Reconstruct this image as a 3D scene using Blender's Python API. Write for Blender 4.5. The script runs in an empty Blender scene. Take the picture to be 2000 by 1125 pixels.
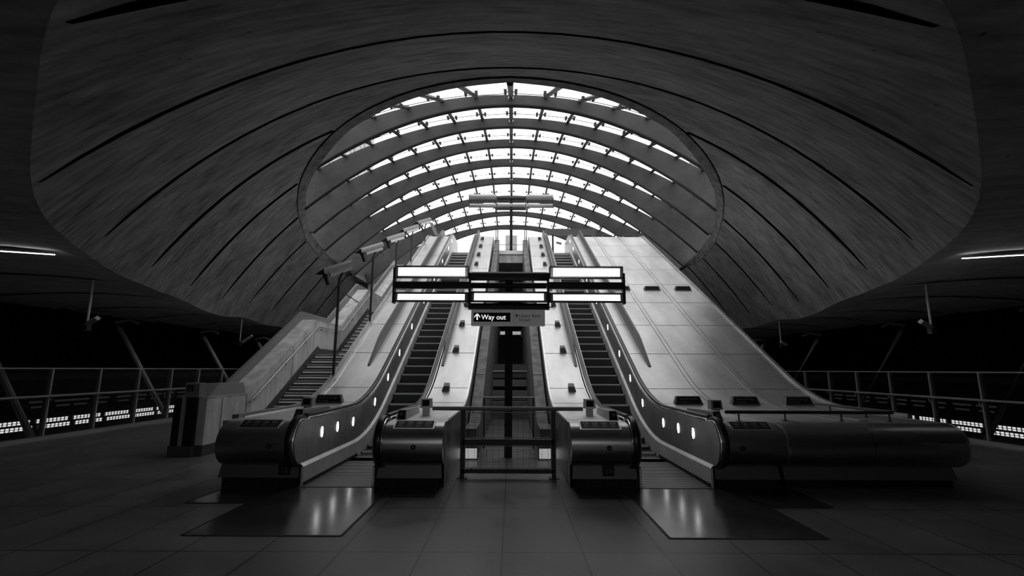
import bpy, bmesh, math, random
from mathutils import Vector, Matrix
from mathutils.geometry import delaunay_2d_cdt
random.seed(7)
C = bpy.context.scene.collection
PI = math.pi
H = 1.65
CXO = 0.06          # camera stands a little right of the symmetry axis

# ------------------------------------------------------------------ materials
def newmat(name):
    m = bpy.data.materials.new(name); m.use_nodes = True
    nt = m.node_tree; nt.nodes.clear()
    out = nt.nodes.new('ShaderNodeOutputMaterial')
    b = nt.nodes.new('ShaderNodeBsdfPrincipled')
    nt.links.new(b.outputs[0], out.inputs[0])
    return m, nt, b, out
def g(v): return (v, v, v, 1)
def mat(name, col, rough=.5, metal=0., noise=None, bump=0., spec=.5, stretch=(1, 1, 1), rvar=0., detail=6):
    """noise = (scale, low, high) greys multiplied in by object-space noise"""
    m, nt, b, out = newmat(name)
    b.inputs['Base Color'].default_value = g(col)
    b.inputs['Roughness'].default_value = rough
    b.inputs['Metallic'].default_value = metal
    b.inputs['Specular IOR Level'].default_value = spec
    if noise:
        tc = nt.nodes.new('ShaderNodeTexCoord'); mp = nt.nodes.new('ShaderNodeMapping')
        mp.inputs['Scale'].default_value = stretch
        nt.links.new(tc.outputs['Object'], mp.inputs[0])
        n1 = nt.nodes.new('ShaderNodeTexNoise'); n1.inputs['Scale'].default_value = noise[0]; n1.inputs['Detail'].default_value = detail
        n1.inputs['Roughness'].default_value = .65
        nt.links.new(mp.outputs[0], n1.inputs['Vector'])
        r = nt.nodes.new('ShaderNodeMapRange'); r.inputs['From Min'].default_value = .3; r.inputs['From Max'].default_value = .7
        r.inputs['To Min'].default_value = noise[1]; r.inputs['To Max'].default_value = noise[2]
        nt.links.new(n1.outputs[0], r.inputs[0])
        cc = nt.nodes.new('ShaderNodeCombineColor')
        for i in range(3): nt.links.new(r.outputs[0], cc.inputs[i])
        nt.links.new(cc.outputs[0], b.inputs['Base Color'])
        if rvar:
            r2 = nt.nodes.new('ShaderNodeMapRange'); r2.inputs['To Min'].default_value = rough - rvar; r2.inputs['To Max'].default_value = rough + rvar
            nt.links.new(n1.outputs[0], r2.inputs[0]); nt.links.new(r2.outputs[0], b.inputs['Roughness'])
        if bump:
            bp = nt.nodes.new('ShaderNodeBump'); bp.inputs['Strength'].default_value = bump; bp.inputs['Distance'].default_value = .02
            nt.links.new(n1.outputs[0], bp.inputs['Height']); nt.links.new(bp.outputs[0], b.inputs['Normal'])
    return m
def emis(name, strength, col=1.0):
    m, nt, b, out = newmat(name)
    nt.nodes.remove(b); e = nt.nodes.new('ShaderNodeEmission')
    e.inputs[0].default_value = g(col); e.inputs[1].default_value = strength
    nt.links.new(e.outputs[0], out.inputs[0]); return m
def glassmat(name, tint=.95, refl=.06, rough=.02):
    m, nt, b, out = newmat(name); nt.nodes.remove(b)
    t = nt.nodes.new('ShaderNodeBsdfTransparent'); t.inputs[0].default_value = g(tint)
    gl = nt.nodes.new('ShaderNodeBsdfGlossy'); gl.inputs['Roughness'].default_value = rough; gl.inputs[0].default_value = g(.9)
    fr = nt.nodes.new('ShaderNodeFresnel'); fr.inputs[0].default_value = 1.45
    mx = nt.nodes.new('ShaderNodeMixShader')
    if refl is None: nt.links.new(fr.outputs[0], mx.inputs[0])
    else: mx.inputs[0].default_value = refl
    nt.links.new(t.outputs[0], mx.inputs[1]); nt.links.new(gl.outputs[0], mx.inputs[2]); nt.links.new(mx.outputs[0], out.inputs[0])
    return m

def concrete_mat(name, lo, hi, scale=.55, seam=None, rough=.85, streak=(1, .25, 1)):
    """board-marked concrete: large cloudy noise x fine streaks, small air holes"""
    m, nt, b, out = newmat(name)
    b.inputs['Roughness'].default_value = rough; b.inputs['Specular IOR Level'].default_value = .25
    N = nt.nodes; L = nt.links
    tc = N.new('ShaderNodeTexCoord')
    a = N.new('ShaderNodeTexNoise'); a.inputs['Scale'].default_value = scale; a.inputs['Detail'].default_value = 8; a.inputs['Roughness'].default_value = .7
    L.new(tc.outputs['Object'], a.inputs['Vector'])
    mp = N.new('ShaderNodeMapping'); mp.inputs['Scale'].default_value = streak; L.new(tc.outputs['Object'], mp.inputs[0])
    c = N.new('ShaderNodeTexNoise'); c.inputs['Scale'].default_value = 5; c.inputs['Detail'].default_value = 6; L.new(mp.outputs[0], c.inputs['Vector'])
    mul = N.new('ShaderNodeMath'); mul.operation = 'MULTIPLY_ADD'; mul.inputs[1].default_value = .55
    L.new(c.outputs[0], mul.inputs[0])
    m2 = N.new('ShaderNodeMath'); m2.operation = 'MULTIPLY'; m2.inputs[1].default_value = .5; L.new(a.outputs[0], m2.inputs[0]); L.new(m2.outputs[0], mul.inputs[2])
    r = N.new('ShaderNodeMapRange'); r.inputs['From Min'].default_value = .36; r.inputs['From Max'].default_value = .68
    r.inputs['To Min'].default_value = lo; r.inputs['To Max'].default_value = hi; L.new(mul.outputs[0], r.inputs[0])
    v = N.new('ShaderNodeTexVoronoi'); v.inputs['Scale'].default_value = 3.2; L.new(tc.outputs['Object'], v.inputs['Vector'])
    st = N.new('ShaderNodeMapRange'); st.inputs['From Min'].default_value = .035; st.inputs['From Max'].default_value = .07; st.inputs['To Min'].default_value = .35; st.inputs['To Max'].default_value = 1
    L.new(v.outputs['Distance'], st.inputs[0])
    fin = N.new('ShaderNodeMath'); fin.operation = 'MULTIPLY'; L.new(r.outputs[0], fin.inputs[0]); L.new(st.outputs[0], fin.inputs[1])
    cc = N.new('ShaderNodeCombineColor')
    for i in range(3): L.new(fin.outputs[0], cc.inputs[i])
    L.new(cc.outputs[0], b.inputs['Base Color'])
    bp = N.new('ShaderNodeBump'); bp.inputs['Strength'].default_value = .25; bp.inputs['Distance'].default_value = .02
    L.new(mul.outputs[0], bp.inputs['Height']); L.new(bp.outputs[0], b.inputs['Normal'])
    return m

def floor_mat():
    m, nt, b, out = newmat('floor_stone'); N = nt.nodes; L = nt.links
    tc = N.new('ShaderNodeTexCoord')
    mp = N.new('ShaderNodeMapping'); mp.inputs['Location'].default_value = (0.76, -4.72, 0); L.new(tc.outputs['Object'], mp.inputs[0])
    br = N.new('ShaderNodeTexBrick'); br.offset = .5; br.inputs['Scale'].default_value = 1
    br.inputs['Brick Width'].default_value = .74; br.inputs['Row Height'].default_value = 1.42
    br.inputs['Mortar Size'].default_value = .010; br.inputs['Mortar Smooth'].default_value = .2
    br.inputs['Color1'].default_value = g(.8); br.inputs['Color2'].default_value = g(1); br.inputs['Mortar'].default_value = g(.12)
    br.inputs['Bias'].default_value = 0
    br.offset = 0
    L.new(mp.outputs[0], br.inputs['Vector'])
    n = N.new('ShaderNodeTexNoise'); n.inputs['Scale'].default_value = 1.3; n.inputs['Detail'].default_value = 9; n.inputs['Roughness'].default_value = .7
    L.new(tc.outputs['Object'], n.inputs['Vector'])
    r = N.new('ShaderNodeMapRange'); r.inputs['From Min'].default_value = .3; r.inputs['From Max'].default_value = .7; r.inputs['To Min'].default_value = .11; r.inputs['To Max'].default_value = .19
    L.new(n.outputs[0], r.inputs[0])
    f = N.new('ShaderNodeTexNoise'); f.inputs['Scale'].default_value = 90; f.inputs['Detail'].default_value = 3; L.new(tc.outputs['Object'], f.inputs['Vector'])
    fr = N.new('ShaderNodeMapRange'); fr.inputs['From Min'].default_value = .3; fr.inputs['From Max'].default_value = .7; fr.inputs['To Min'].default_value = .75; fr.inputs['To Max'].default_value = 1.25
    L.new(f.outputs[0], fr.inputs[0])
    m1 = N.new('ShaderNodeMath'); m1.operation = 'MULTIPLY'; L.new(r.outputs[0], m1.inputs[0]); L.new(fr.outputs[0], m1.inputs[1])
    mx = N.new('ShaderNodeMix'); mx.data_type = 'RGBA'; mx.blend_type = 'MULTIPLY'; mx.inputs[0].default_value = 1
    cc = N.new('ShaderNodeCombineColor')
    for i in range(3): L.new(m1.outputs[0], cc.inputs[i])
    L.new(cc.outputs[0], mx.inputs[6]); L.new(br.outputs['Color'], mx.inputs[7])
    L.new(mx.outputs[2], b.inputs['Base Color'])
    rr = N.new('ShaderNodeMapRange'); rr.inputs['From Min'].default_value = .3; rr.inputs['From Max'].default_value = .7; rr.inputs['To Min'].default_value = .28; rr.inputs['To Max'].default_value = .5
    L.new(n.outputs[0], rr.inputs[0]); L.new(rr.outputs[0], b.inputs['Roughness'])
    b.inputs['Specular IOR Level'].default_value = .45
    bp = N.new('ShaderNodeBump'); bp.inputs['Strength'].default_value = .06; bp.inputs['Distance'].default_value = .01
    L.new(f.outputs[0], bp.inputs['Height']); L.new(bp.outputs[0], b.inputs['Normal'])
    return m

M = {}
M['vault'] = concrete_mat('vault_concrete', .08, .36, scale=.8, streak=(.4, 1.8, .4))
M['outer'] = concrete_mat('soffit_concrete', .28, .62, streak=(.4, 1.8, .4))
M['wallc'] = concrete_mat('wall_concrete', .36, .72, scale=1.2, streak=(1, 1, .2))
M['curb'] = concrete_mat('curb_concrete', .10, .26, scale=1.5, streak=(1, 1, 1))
M['rim'] = concrete_mat('rim_concrete', .05, .2, scale=2.5)
M['rib'] = mat('rib_grey_metal', .1, .6, .0, noise=(.8, .045, .082), spec=.12)
M['purlin'] = mat('purlin_metal', .06, .5, .2, spec=.3)
M['black'] = mat('black', .008, .6, spec=.3)
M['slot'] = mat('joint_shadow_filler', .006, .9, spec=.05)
M['steel'] = mat('brushed_steel', .6, .40, .95, noise=(1.6, .50, .72), stretch=(1, .35, .35), rvar=.07, bump=.03)
M['steel_drum'] = mat('drum_steel', .6, .30, 1., noise=(3, .34, .48), stretch=(.15, 3, 3), rvar=.05)
M['steel_panel'] = mat('panel_steel', .5, .42, .9, noise=(2, .30, .48), rvar=.08, bump=.02)
M['steel_skirt'] = mat('skirt_steel', .7, .45, .6, noise=(2, .55, .8), rvar=.05)
M['chrome'] = mat('chrome_trim', .8, .22, 1.)
M['rubber'] = mat('handrail_rubber', .012, .32, spec=.5)
M['plinth'] = mat('plinth_metal', .12, .5, .6)
M['plinthf'] = mat('plinth_front', .13, .5, .5)
M['step'] = mat('step_aluminium_black', .02, .5, .3)
M['stepedge'] = mat('step_edge', .42, .4, .5)
M['comb'] = mat('comb_plate', .22, .45, .8, noise=(6, .08, .17), stretch=(1, 8, 1))
M['plate'] = mat('floor_cover_metal', .2, .2, .9, noise=(1.2, .16, .3), rvar=.05)
M['dark'] = mat('dark_painted_metal', .035, .45, .3)
M['grey'] = mat('grey_painted_metal', .22, .45, .2)
M['post'] = mat('balustrade_steel', .55, .38, .7)
M['sign_grey'] = mat('sign_grey', .2, .5)
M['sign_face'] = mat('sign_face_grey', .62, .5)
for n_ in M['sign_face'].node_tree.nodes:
    if n_.type == 'BSDF_PRINCIPLED': n_.inputs['Emission Color'].default_value = g(1); n_.inputs['Emission Strength'].default_value = .055  # faint glow added so the grey sign face shows in weak front light
M['darkrib'] = mat('dark_fin', .09, .45, .5)
M['sign_black'] = mat('sign_black', .008, .6, spec=.2)
M['white'] = mat('white_lettering', .85, .5)
M['cam'] = mat('camera_housing', .32, .4, .2)
M['tread'] = mat('stair_tread', .3, .6, noise=(6, .2, .34))
M['riser'] = mat('stair_riser', .13, .7)
M['nosing'] = mat('stair_nosing', .88, .5)
M['glass'] = glassmat('canopy_glass', .93, .05)
M['glassb'] = glassmat('balustrade_glass', .75, .05)
M['floor'] = floor_mat()
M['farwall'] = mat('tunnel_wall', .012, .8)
M['lamp'] = emis('lamp_diffuser', 3.6)
M['lamprear'] = emis('lamp_rear_diffuser', 8)
M['oval'] = emis('oval_light', 7)
M['louvre'] = emis('louvre_light', 1.5)
M['dim'] = emis('dim_louvre_reflection', .022)
M['slotlight'] = emis('slot_light', 5)
M['facade'] = mat('facade_pale', .36, .6)
M['facade2'] = mat('facade_window', .24, .4)
M['paving'] = mat('street_paving', .45, .8)
M['beam'] = mat('far_beam', .12, .6)
M['lightc'] = mat('pale_stone', .8, .7, noise=(5, .7, .9))

# ------------------------------------------------------------------ helpers
def link(name, me, m=None, parent=None, smooth=False):
    o = bpy.data.objects.new(name, me); C.objects.link(o)
    if m is not None: me.materials.append(m)
    if parent is not None: o.parent = parent
    if smooth:
        for p in me.polygons: p.use_smooth = True
        try: me.set_sharp_from_angle(angle=math.radians(35))
        except Exception: pass
    return o
class MB:
    """collects simple shapes, builds ONE mesh object"""
    def __init__(s): s.v = []; s.f = []; s.mi = []; s.cur = 0
    def add(s, vs, fs):
        s.mi += [s.cur]*len(fs); n = len(s.v); s.v += [tuple(p) for p in vs]; s.f += [tuple(i + n for i in f) for f in fs]; return s
    def box(s, x0, x1, y0, y1, z0, z1):
        return s.add([(x0,y0,z0),(x1,y0,z0),(x1,y1,z0),(x0,y1,z0),(x0,y0,z1),(x1,y0,z1),(x1,y1,z1),(x0,y1,z1)],
              [(0,3,2,1),(4,5,6,7),(0,1,5,4),(1,2,6,5),(2,3,7,6),(3,0,4,7)])
    def hexa(s, b, t):
        return s.add(list(b) + list(t), [(0,3,2,1),(4,5,6,7),(0,1,5,4),(1,2,6,5),(2,3,7,6),(3,0,4,7)])
    def tube(s, pts, r, n=10, cap=True):
        pts = [Vector(p) for p in pts]; rings = []
        rr = r if isinstance(r, (list, tuple)) else [r] * len(pts)
        for i, p in enumerate(pts):
            t = (pts[min(i+1, len(pts)-1)] - pts[max(i-1, 0)]).normalized()
            a = Vector((0,0,1)) if abs(t.z) < .9 else Vector((1,0,0))
            u = t.cross(a).normalized(); w = t.cross(u).normalized()
            rings.append([p + u*math.cos(2*PI*k/n)*rr[i] + w*math.sin(2*PI*k/n)*rr[i] for k in range(n)])
        vs = [q for r_ in rings for q in r_]; fs = []
        for i in range(len(pts)-1):
            for k in range(n):
                a, b = i*n+k, i*n+(k+1) % n; fs.append((a, b, b+n, a+n))
        if cap: fs += [tuple(range(n))[::-1], tuple(range((len(pts)-1)*n, len(pts)*n))]
        return s.add(vs, fs)
    def prismx(s, poly, x0, x1, x0b=None, x1b=None):
        """YZ polygon extruded along X"""
        n = len(poly)
        vs = [(x0, y, z) for y, z in poly] + [(x1, y, z) for y, z in poly]
        fs = [tuple(range(n)), tuple(range(n, 2*n))[::-1]] + [(i, i+n, (i+1) % n + n, (i+1) % n) for i in range(n)]
        return s.add(vs, fs)
    def bandx(s, top, bot, x0, x1, caps=True):
        """solid between two matched YZ polylines, extruded in X (safe for concave outlines)"""
        n = len(top); vs = []
        for (y, z) in top: vs += [(x0, y, z), (x1, y, z)]
        for (y, z) in bot: vs += [(x0, y, z), (x1, y, z)]
        fs = []
        for i in range(n-1):
            a = 2*i; b = 2*(n+i)
            fs.append((a, a+1, a+3, a+2)); fs.append((b, b+2, b+3, b+1))
            fs.append((a, a+2, b+2, b)); fs.append((a+1, b+1, b+3, a+3))
        fs.append((0, 2*n, 2*n+1, 1)); e = 2*(n-1); fs.append((e, e+1, 2*n+e+1, 2*n+e))
        return s.add(vs, fs)
    def build(s, name, m, parent=None, smooth=False, bevel=0):
        me = bpy.data.meshes.new(name); me.from_pydata(s.v, [], s.f)
        extra = None
        if isinstance(m, (list, tuple)):
            extra = m[1:]; m = m[0]
            for p_, q_ in zip(me.polygons, s.mi): p_.material_index = q_
        bm = bmesh.new(); bm.from_mesh(me); bmesh.ops.recalc_face_normals(bm, faces=bm.faces)
        if bevel:
            bmesh.ops.bevel(bm, geom=list(bm.edges), offset=bevel, segments=2, affect='EDGES', profile=.5, clamp_overlap=True)
        bm.to_mesh(me); bm.free()
        o = link(name, me, m, parent, smooth)
        for e in (extra or []): me.materials.append(e)
        return o
def tag(o, label=None, cat=None, group=None, kind=None):
    if label: o['label'] = label
    if cat: o['category'] = cat
    if group: o['group'] = group
    if kind: o['kind'] = kind
    return o
def thing(name, label, cat, loc=(0,0,0), group=None, rz=0):
    o = bpy.data.objects.new(name, None); C.objects.link(o); o.location = loc; o.rotation_euler = (0,0,rz)
    o.empty_display_size = .2
    return tag(o, label, cat, group)
def copy_tree(o, parent=None):
    c = o.copy(); C.objects.link(c)
    if parent is not None: c.parent = parent
    for ch in list(o.children): copy_tree(ch, c)
    return c
def text(name, body, size, m, parent, mtx, extrude=.002, align='LEFT', bold=0.0):
    cu = bpy.data.curves.new(name, 'FONT'); cu.body = body; cu.size = size; cu.extrude = extrude; cu.align_x = align; cu.offset = bold
    o = bpy.data.objects.new(name + '_t', cu); C.objects.link(o)
    bpy.context.view_layer.update()
    me = bpy.data.meshes.new_from_object(o.evaluated_get(bpy.context.evaluated_depsgraph_get()))
    bpy.data.objects.remove(o); bpy.data.curves.remove(cu)
    me.materials.clear(); r = link(name, me, m, parent); r.matrix_local = mtx
    return r
def facing(x, y, z, tilt=0.):
    """matrix putting text in the XZ plane facing -Y, tilted back by tilt"""
    return Matrix.Translation((x, y, z)) @ Matrix.Rotation(PI/2 - tilt, 4, 'X')

def interp(xs, ys, x):
    if x <= xs[0]: return ys[0] + (ys[1]-ys[0])*(x-xs[0])/(xs[1]-xs[0])
    for i in range(len(xs)-1):
        if x <= xs[i+1] or i == len(xs)-2:
            # Catmull-Rom with finite-difference slopes
            h = xs[i+1]-xs[i]; t = (x-xs[i])/h
            def sl(k):
                if k <= 0: return (ys[1]-ys[0])/(xs[1]-xs[0])
                if k >= len(xs)-1: return (ys[-1]-ys[-2])/(xs[-1]-xs[-2])
                return (ys[k+1]-ys[k-1])/(xs[k+1]-xs[k-1])
            m0, m1 = sl(i)*h, sl(i+1)*h
            return (2*t**3-3*t*t+1)*ys[i]+(t**3-2*t*t+t)*m0+(-2*t**3+3*t*t)*ys[i+1]+(t**3-t*t)*m1

# ------------------------------------------------------------------ the concrete vault
KY=[1.2,2.38,4.374,7.56,10.746,13.932,17.118,20.304,23.49,26.676,29.862,36]
KH=[1.7,2.29,3.406,5.189,6.595,7.731,8.668,9.455,10.125,10.70,11.2,11.9]
KA=[.06,.067,.0767,.0577,.0454,.0406,.0395,.0407,.0408,.0399,.0424,.043]
KB=[0,0,2.17e-4,2.94e-4,2.69e-4,2.13e-4,1.58e-4,1.01e-4,.83e-4,.77e-4,.61e-4,.6e-4]
def VZ(X, Y):
    X2 = X*X
    return H + interp(KY, KH, Y) - interp(KY, KA, Y)*X2 - interp(KY, KB, Y)*X2*X2
CREASE=[(0.01,1.2),(1.2,1.45),(2.3,2.1),(3.22,3.03),(3.65,3.42),(4.1,3.85),(4.72,4.52),(5.2,5.15),(5.7,5.83),(6.66,7.2),(7.4,8.5),(8.2,10.05),(9.02,12.0),(9.88,14.4),(10.45,16.05),(11.3,18.9),(12.0,22.3),(12.4,24.4),(12.95,28.6),(13.3,34)]
RIM=[(0,8.42),(.8,8.50),(1.72,8.79),(2.34,9.10),(2.98,9.555),(3.62,10.08),(4.3,10.8),(5.2,11.9),(5.95,13.0),(6.5,13.9),(7.22,15.4),(7.75,16.65),(8.2,17.96),(8.8,19.75),(9.15,21.0),(9.72,23.7),(9.98,25.6),(10.15,27.3),(10.3,30),(10.3,33)]
INNER=[(0,9.15),(1.0,9.3),(1.85,9.6),(2.75,10.1),(3.55,10.75),(3.95,11.07),(4.5,11.73),(5.3,12.8),(5.98,13.8),(6.48,14.64),(7.0,15.55),(7.65,17.1),(8.22,18.5),(8.64,19.7),(8.93,20.7),(9.6,23.9),(9.9,26.4),(10.1,29.9),(10.1,33)]
RIMZ = 7.158; SLABZ = 7.59
JY = [2.38, 4.374, 7.56, 10.746, 13.932, 17.118, 20.304, 23.49, 26.676, 29.862]
JEND = [2.42, 4.50, 6.60, 8.22, 9.45, 10.45, 11.2, 11.85, 12.25, 12.5]
def resample(pts, n):
    d = [0]
    for a, b in zip(pts, pts[1:]): d.append(d[-1] + math.dist(a, b))
    out = []; k = 0
    for i in range(n):
        q = d[-1]*i/(n-1)
        while k < len(d)-2 and d[k+1] < q: k += 1
        t = (q-d[k])/(d[k+1]-d[k]); out.append((pts[k][0]+(pts[k+1][0]-pts[k][0])*t, pts[k][1]+(pts[k+1][1]-pts[k][1])*t))
    for _ in range(2):
        out = [out[0]]+[((a[0]+2*b[0]+c[0])/4, (a[1]+2*b[1]+c[1])/4) for a, b, c in zip(out, out[1:], out[2:])]+[out[-1]]
    return out
def rim_x(Y):
    last = None
    for (x0, y0), (x1, y1) in zip(RIM, RIM[1:]):
        if y0 <= Y <= y1: return x0 + (x1-x0)*(Y-y0)/(y1-y0)
    return None
def build_vault():
    cr = resample(CREASE, 70); rm = resample(RIM, 60)
    outer = [(-x, y) for x, y in cr[::-1][:-1]] + [(x, y) for x, y in cr[1:]]           # left-far .. near .. right-far
    # close across the far end along the rim ends: vault is two legs joined in front of the opening
    rim = [(x, y) for x, y in rm[::-1]] + [(-x, y) for x, y in rm[1:]]
    poly = outer + [(10.3, 34.0)] + rim + [(-10.3, 34.0)]
    slots = []
    for k, Y in enumerate(JY):
        w = [.07, .05, .085, .115, .11, .105, .10, .10, .10, .10][k]
        segs = []
        rx = rim_x(Y); xe = JEND[k]
        if rx is None: segs = [(-xe, xe)]
        else:
            rx += .02
            segs = [(-xe, -rx), (rx, xe)]
        for a, b in segs:
            n = max(6, int((b-a)/.35)); top = []; bot = []
            for i in range(n+1):
                x = a + (b-a)*i/n
                ww = w
                if (abs(x) > xe-.45): ww = w*max(.3, (xe-abs(x))/.45)
                top.append((x, Y-ww)); bot.append((x, Y+ww))
            slots.append(top + bot[::-1])
    def inside(p, poly):
        c = False; x, y = p; j = len(poly)-1
        for i in range(len(poly)):
            xi, yi = poly[i]; xj, yj = poly[j]
            if (yi > y) != (yj > y) and x < (xj-xi)*(y-yi)/(yj-yi)+xi: c = not c
            j = i
        return c
    verts = []; edges = []
    def addloop(lp):
        n = len(verts); verts.extend([Vector(p) for p in lp])
        edges.extend([(n+i, n+(i+1) % len(lp)) for i in range(len(lp))])
    addloop(poly)
    for s in slots: addloop(s)
    for iy in range(1, 120):
        y = .4 + iy*.29
        if any(abs(y-J) < .14 for J in JY): continue
        for ix in range(-40, 41):
            x = ix*.33 + (.16 if iy % 2 else 0)
            if inside((x, y), poly) : verts.append(Vector((x, y)))
    ov, oe, of, a, b, c = delaunay_2d_cdt(verts, edges, [], 0, 1e-5)
    faces = []
    for f in of:
        cx = sum(ov[i].x for i in f)/len(f); cy = sum(ov[i].y for i in f)/len(f)
        if not inside((cx, cy), poly): continue
        if any(inside((cx, cy), s) for s in slots): continue
        faces.append(f)
    vs = [(v.x, v.y, VZ(v.x, v.y)) for v in ov]
    me = bpy.data.meshes.new('ceiling'); me.from_pydata(vs, [], faces)
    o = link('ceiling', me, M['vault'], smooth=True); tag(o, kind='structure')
    for p in me.polygons: p.use_smooth = True
    # recessed joint channels
    mb = MB()
    for s in slots:
        n = len(s)
        lo = [(x, y, VZ(x, y)-.002) for x, y in s]; hi = [(x, y, VZ(x, y)+.35) for x, y in s]
        mb.add(lo+hi, [(i, (i+1) % n, (i+1) % n+n, i+n) for i in range(n)])
        h = n//2
        mb.add([hi[i] for i in range(n)], [(i, i+1, n-2-i, n-1-i) for i in range(h-1)])
    tag(mb.build('trim_1', M['slot']), kind='structure')
    # rim reveal: thin dark shadow gap, then the upstand to street level
    def rim3(pts, z, fn=False): return [(x, y, (VZ(x, y) if fn else z)) for x, y in pts]
    n = 80
    R0 = resample(RIM, n); R1 = resample(INNER, n)
    full = lambda pts: [(-x, y) for x, y in pts[::-1][:-1]] + list(pts)
    R0 = full(R0); R1 = full(R1)
    def inset(a, b, t): return [(p[0]*(1-t)+q[0]*t, p[1]*(1-t)+q[1]*t) for p, q in zip(a, b)]
    g0 = inset(R0, R1, .10)
    def loft(name, loops, m, flat=False):
        k = len(loops[0]); mb = MB(); vs = [p for l in loops for p in l]
        fs = [(j*k+i, j*k+i+1, (j+1)*k+i+1, (j+1)*k+i) for j in range(len(loops)-1) for i in range(k-1)]
        mb.add(vs, fs); o = mb.build(name, m, smooth=not flat); tag(o, kind='structure'); return o
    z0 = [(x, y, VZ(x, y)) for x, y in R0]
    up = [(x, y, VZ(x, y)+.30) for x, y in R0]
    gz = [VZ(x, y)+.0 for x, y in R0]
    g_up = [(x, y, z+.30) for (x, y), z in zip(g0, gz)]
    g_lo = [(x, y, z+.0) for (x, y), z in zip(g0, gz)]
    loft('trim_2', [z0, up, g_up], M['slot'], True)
    r1 = [(x, y, SLABZ) for x, y in R1]
    loft('trim_3', [g_up, g_lo, r1], M['rim'], True)
    # street slab around the opening
    big = [(-40, -12), (40, -12), (40, 75), (10.1, 75), (10.1, 33.2)]
    loop = R1  # from left-far .. front .. right-far
    poly2 = list(loop) + [(10.1, 33.2), (10.1, 75), (40, 75), (40, -12), (-40, -12), (-40, 75), (-10.1, 75), (-10.1, 33.2)]
    ov, oe, of, a, b, c = delaunay_2d_cdt([Vector(p) for p in poly2], [(i, (i+1) % len(poly2)) for i in range(len(poly2))], [], 0, 1e-5)
    fs = [f for f in of if inside((sum(ov[i].x for i in f)/3, sum(ov[i].y for i in f)/3), poly2)]
    mb = MB(); mb.add([(v.x, v.y, SLABZ+.005) for v in ov], fs); tag(mb.build('floor_street', M['paving']), kind='structure')
    return cr
cr = build_vault()

# outer soffit beyond the crease, with narrow joints
EX, EZ = 15.7, 3.71
def build_outer(s):
    pts = [p for p in resample(CREASE, 60) if p[1] > 1.21]
    k = len(pts); N = 8; vs = []
    for j in range(N+1):
        t = j/N
        for i, (x, y) in enumerate(pts):
            z0 = VZ(x, y); ye = y + (0 if y > 3.5 else -(3.5-y)*2.2*t)
            X = x+(EX-x)*t
            z = z0+(EZ-z0)*t + .16*math.sin(PI*t)
            vs.append((s*X, ye, z))
    fs = [(j*k+i, j*k+i+1, (j+1)*k+i+1, (j+1)*k+i) for j in range(N) for i in range(k-1)]
    mb = MB(); mb.add(vs, fs)
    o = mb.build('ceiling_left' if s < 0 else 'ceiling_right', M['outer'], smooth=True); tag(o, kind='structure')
    mb = MB()
    def cx(Y):
        for (x0, y0), (x1, y1) in zip(CREASE, CREASE[1:]):
            if y0 <= Y <= y1: return x0+(x1-x0)*(Y-y0)/(y1-y0)
    for q, Y in enumerate(JY[2:9]):
        c0 = cx(Y); z0 = VZ(c0, Y); st = []
        for j in range(0, 13):
            X = c0+.45+(EX-.1-c0-.45)*j/12; t = (X-c0)/(EX-c0)
            z = z0+(EZ-z0)*t+.16*math.sin(PI*t); w = .065 if j else .015
            st.append((s*X, z, w))
        for (xa, za, wa), (xb, zb, wb) in zip(st, st[1:]):
            mb.add([(xa, Y-wa, za-.02), (xa, Y+wa, za-.02), (xb, Y+wb, zb-.02), (xb, Y-wb, zb-.02)], [(0, 1, 2, 3)])
            if wa > .02: pass
    tag(mb.build('trim_4' if s < 0 else 'trim_5', M['slot']), kind='structure')
    # slab edge
    mb = MB(); mb.box(min(s*EX, s*(EX+.5)), max(s*EX, s*(EX+.5)), -3, 45, EZ-.01, SLABZ)
    tag(mb.build('trim_6' if s < 0 else 'trim_7', M['outer']), kind='structure')
for s in (-1, 1): build_outer(s)

# room shell
mb = MB(); mb.box(-11.25, 11.3, -6, 40, -.4, 0); tag(mb.build('floor', M['floor']), kind='structure')
for s, nm in ((-1, 'wall_left'), (1, 'wall_right')):
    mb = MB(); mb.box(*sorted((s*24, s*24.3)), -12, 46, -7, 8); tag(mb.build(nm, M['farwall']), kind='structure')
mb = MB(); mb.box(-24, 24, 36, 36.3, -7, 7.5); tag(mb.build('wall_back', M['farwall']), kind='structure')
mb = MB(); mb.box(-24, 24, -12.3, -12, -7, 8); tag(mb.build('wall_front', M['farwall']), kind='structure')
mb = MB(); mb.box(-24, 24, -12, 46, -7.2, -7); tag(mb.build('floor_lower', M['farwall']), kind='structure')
# upper landing between the top of the escalators and the street, faced in pale stone
mb = MB(); mb.box(-4.25, 6.75, 23.95, 33.2, 7.0, 7.6); mb.box(-6.1, -4.25, 28.2, 33.2, 7.0, 7.6); mb.box(-10.1, 10.1, 33.2, 75, 7.0, 7.6)
tag(mb.build('floor_landing', M['paving']), kind='structure')

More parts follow.
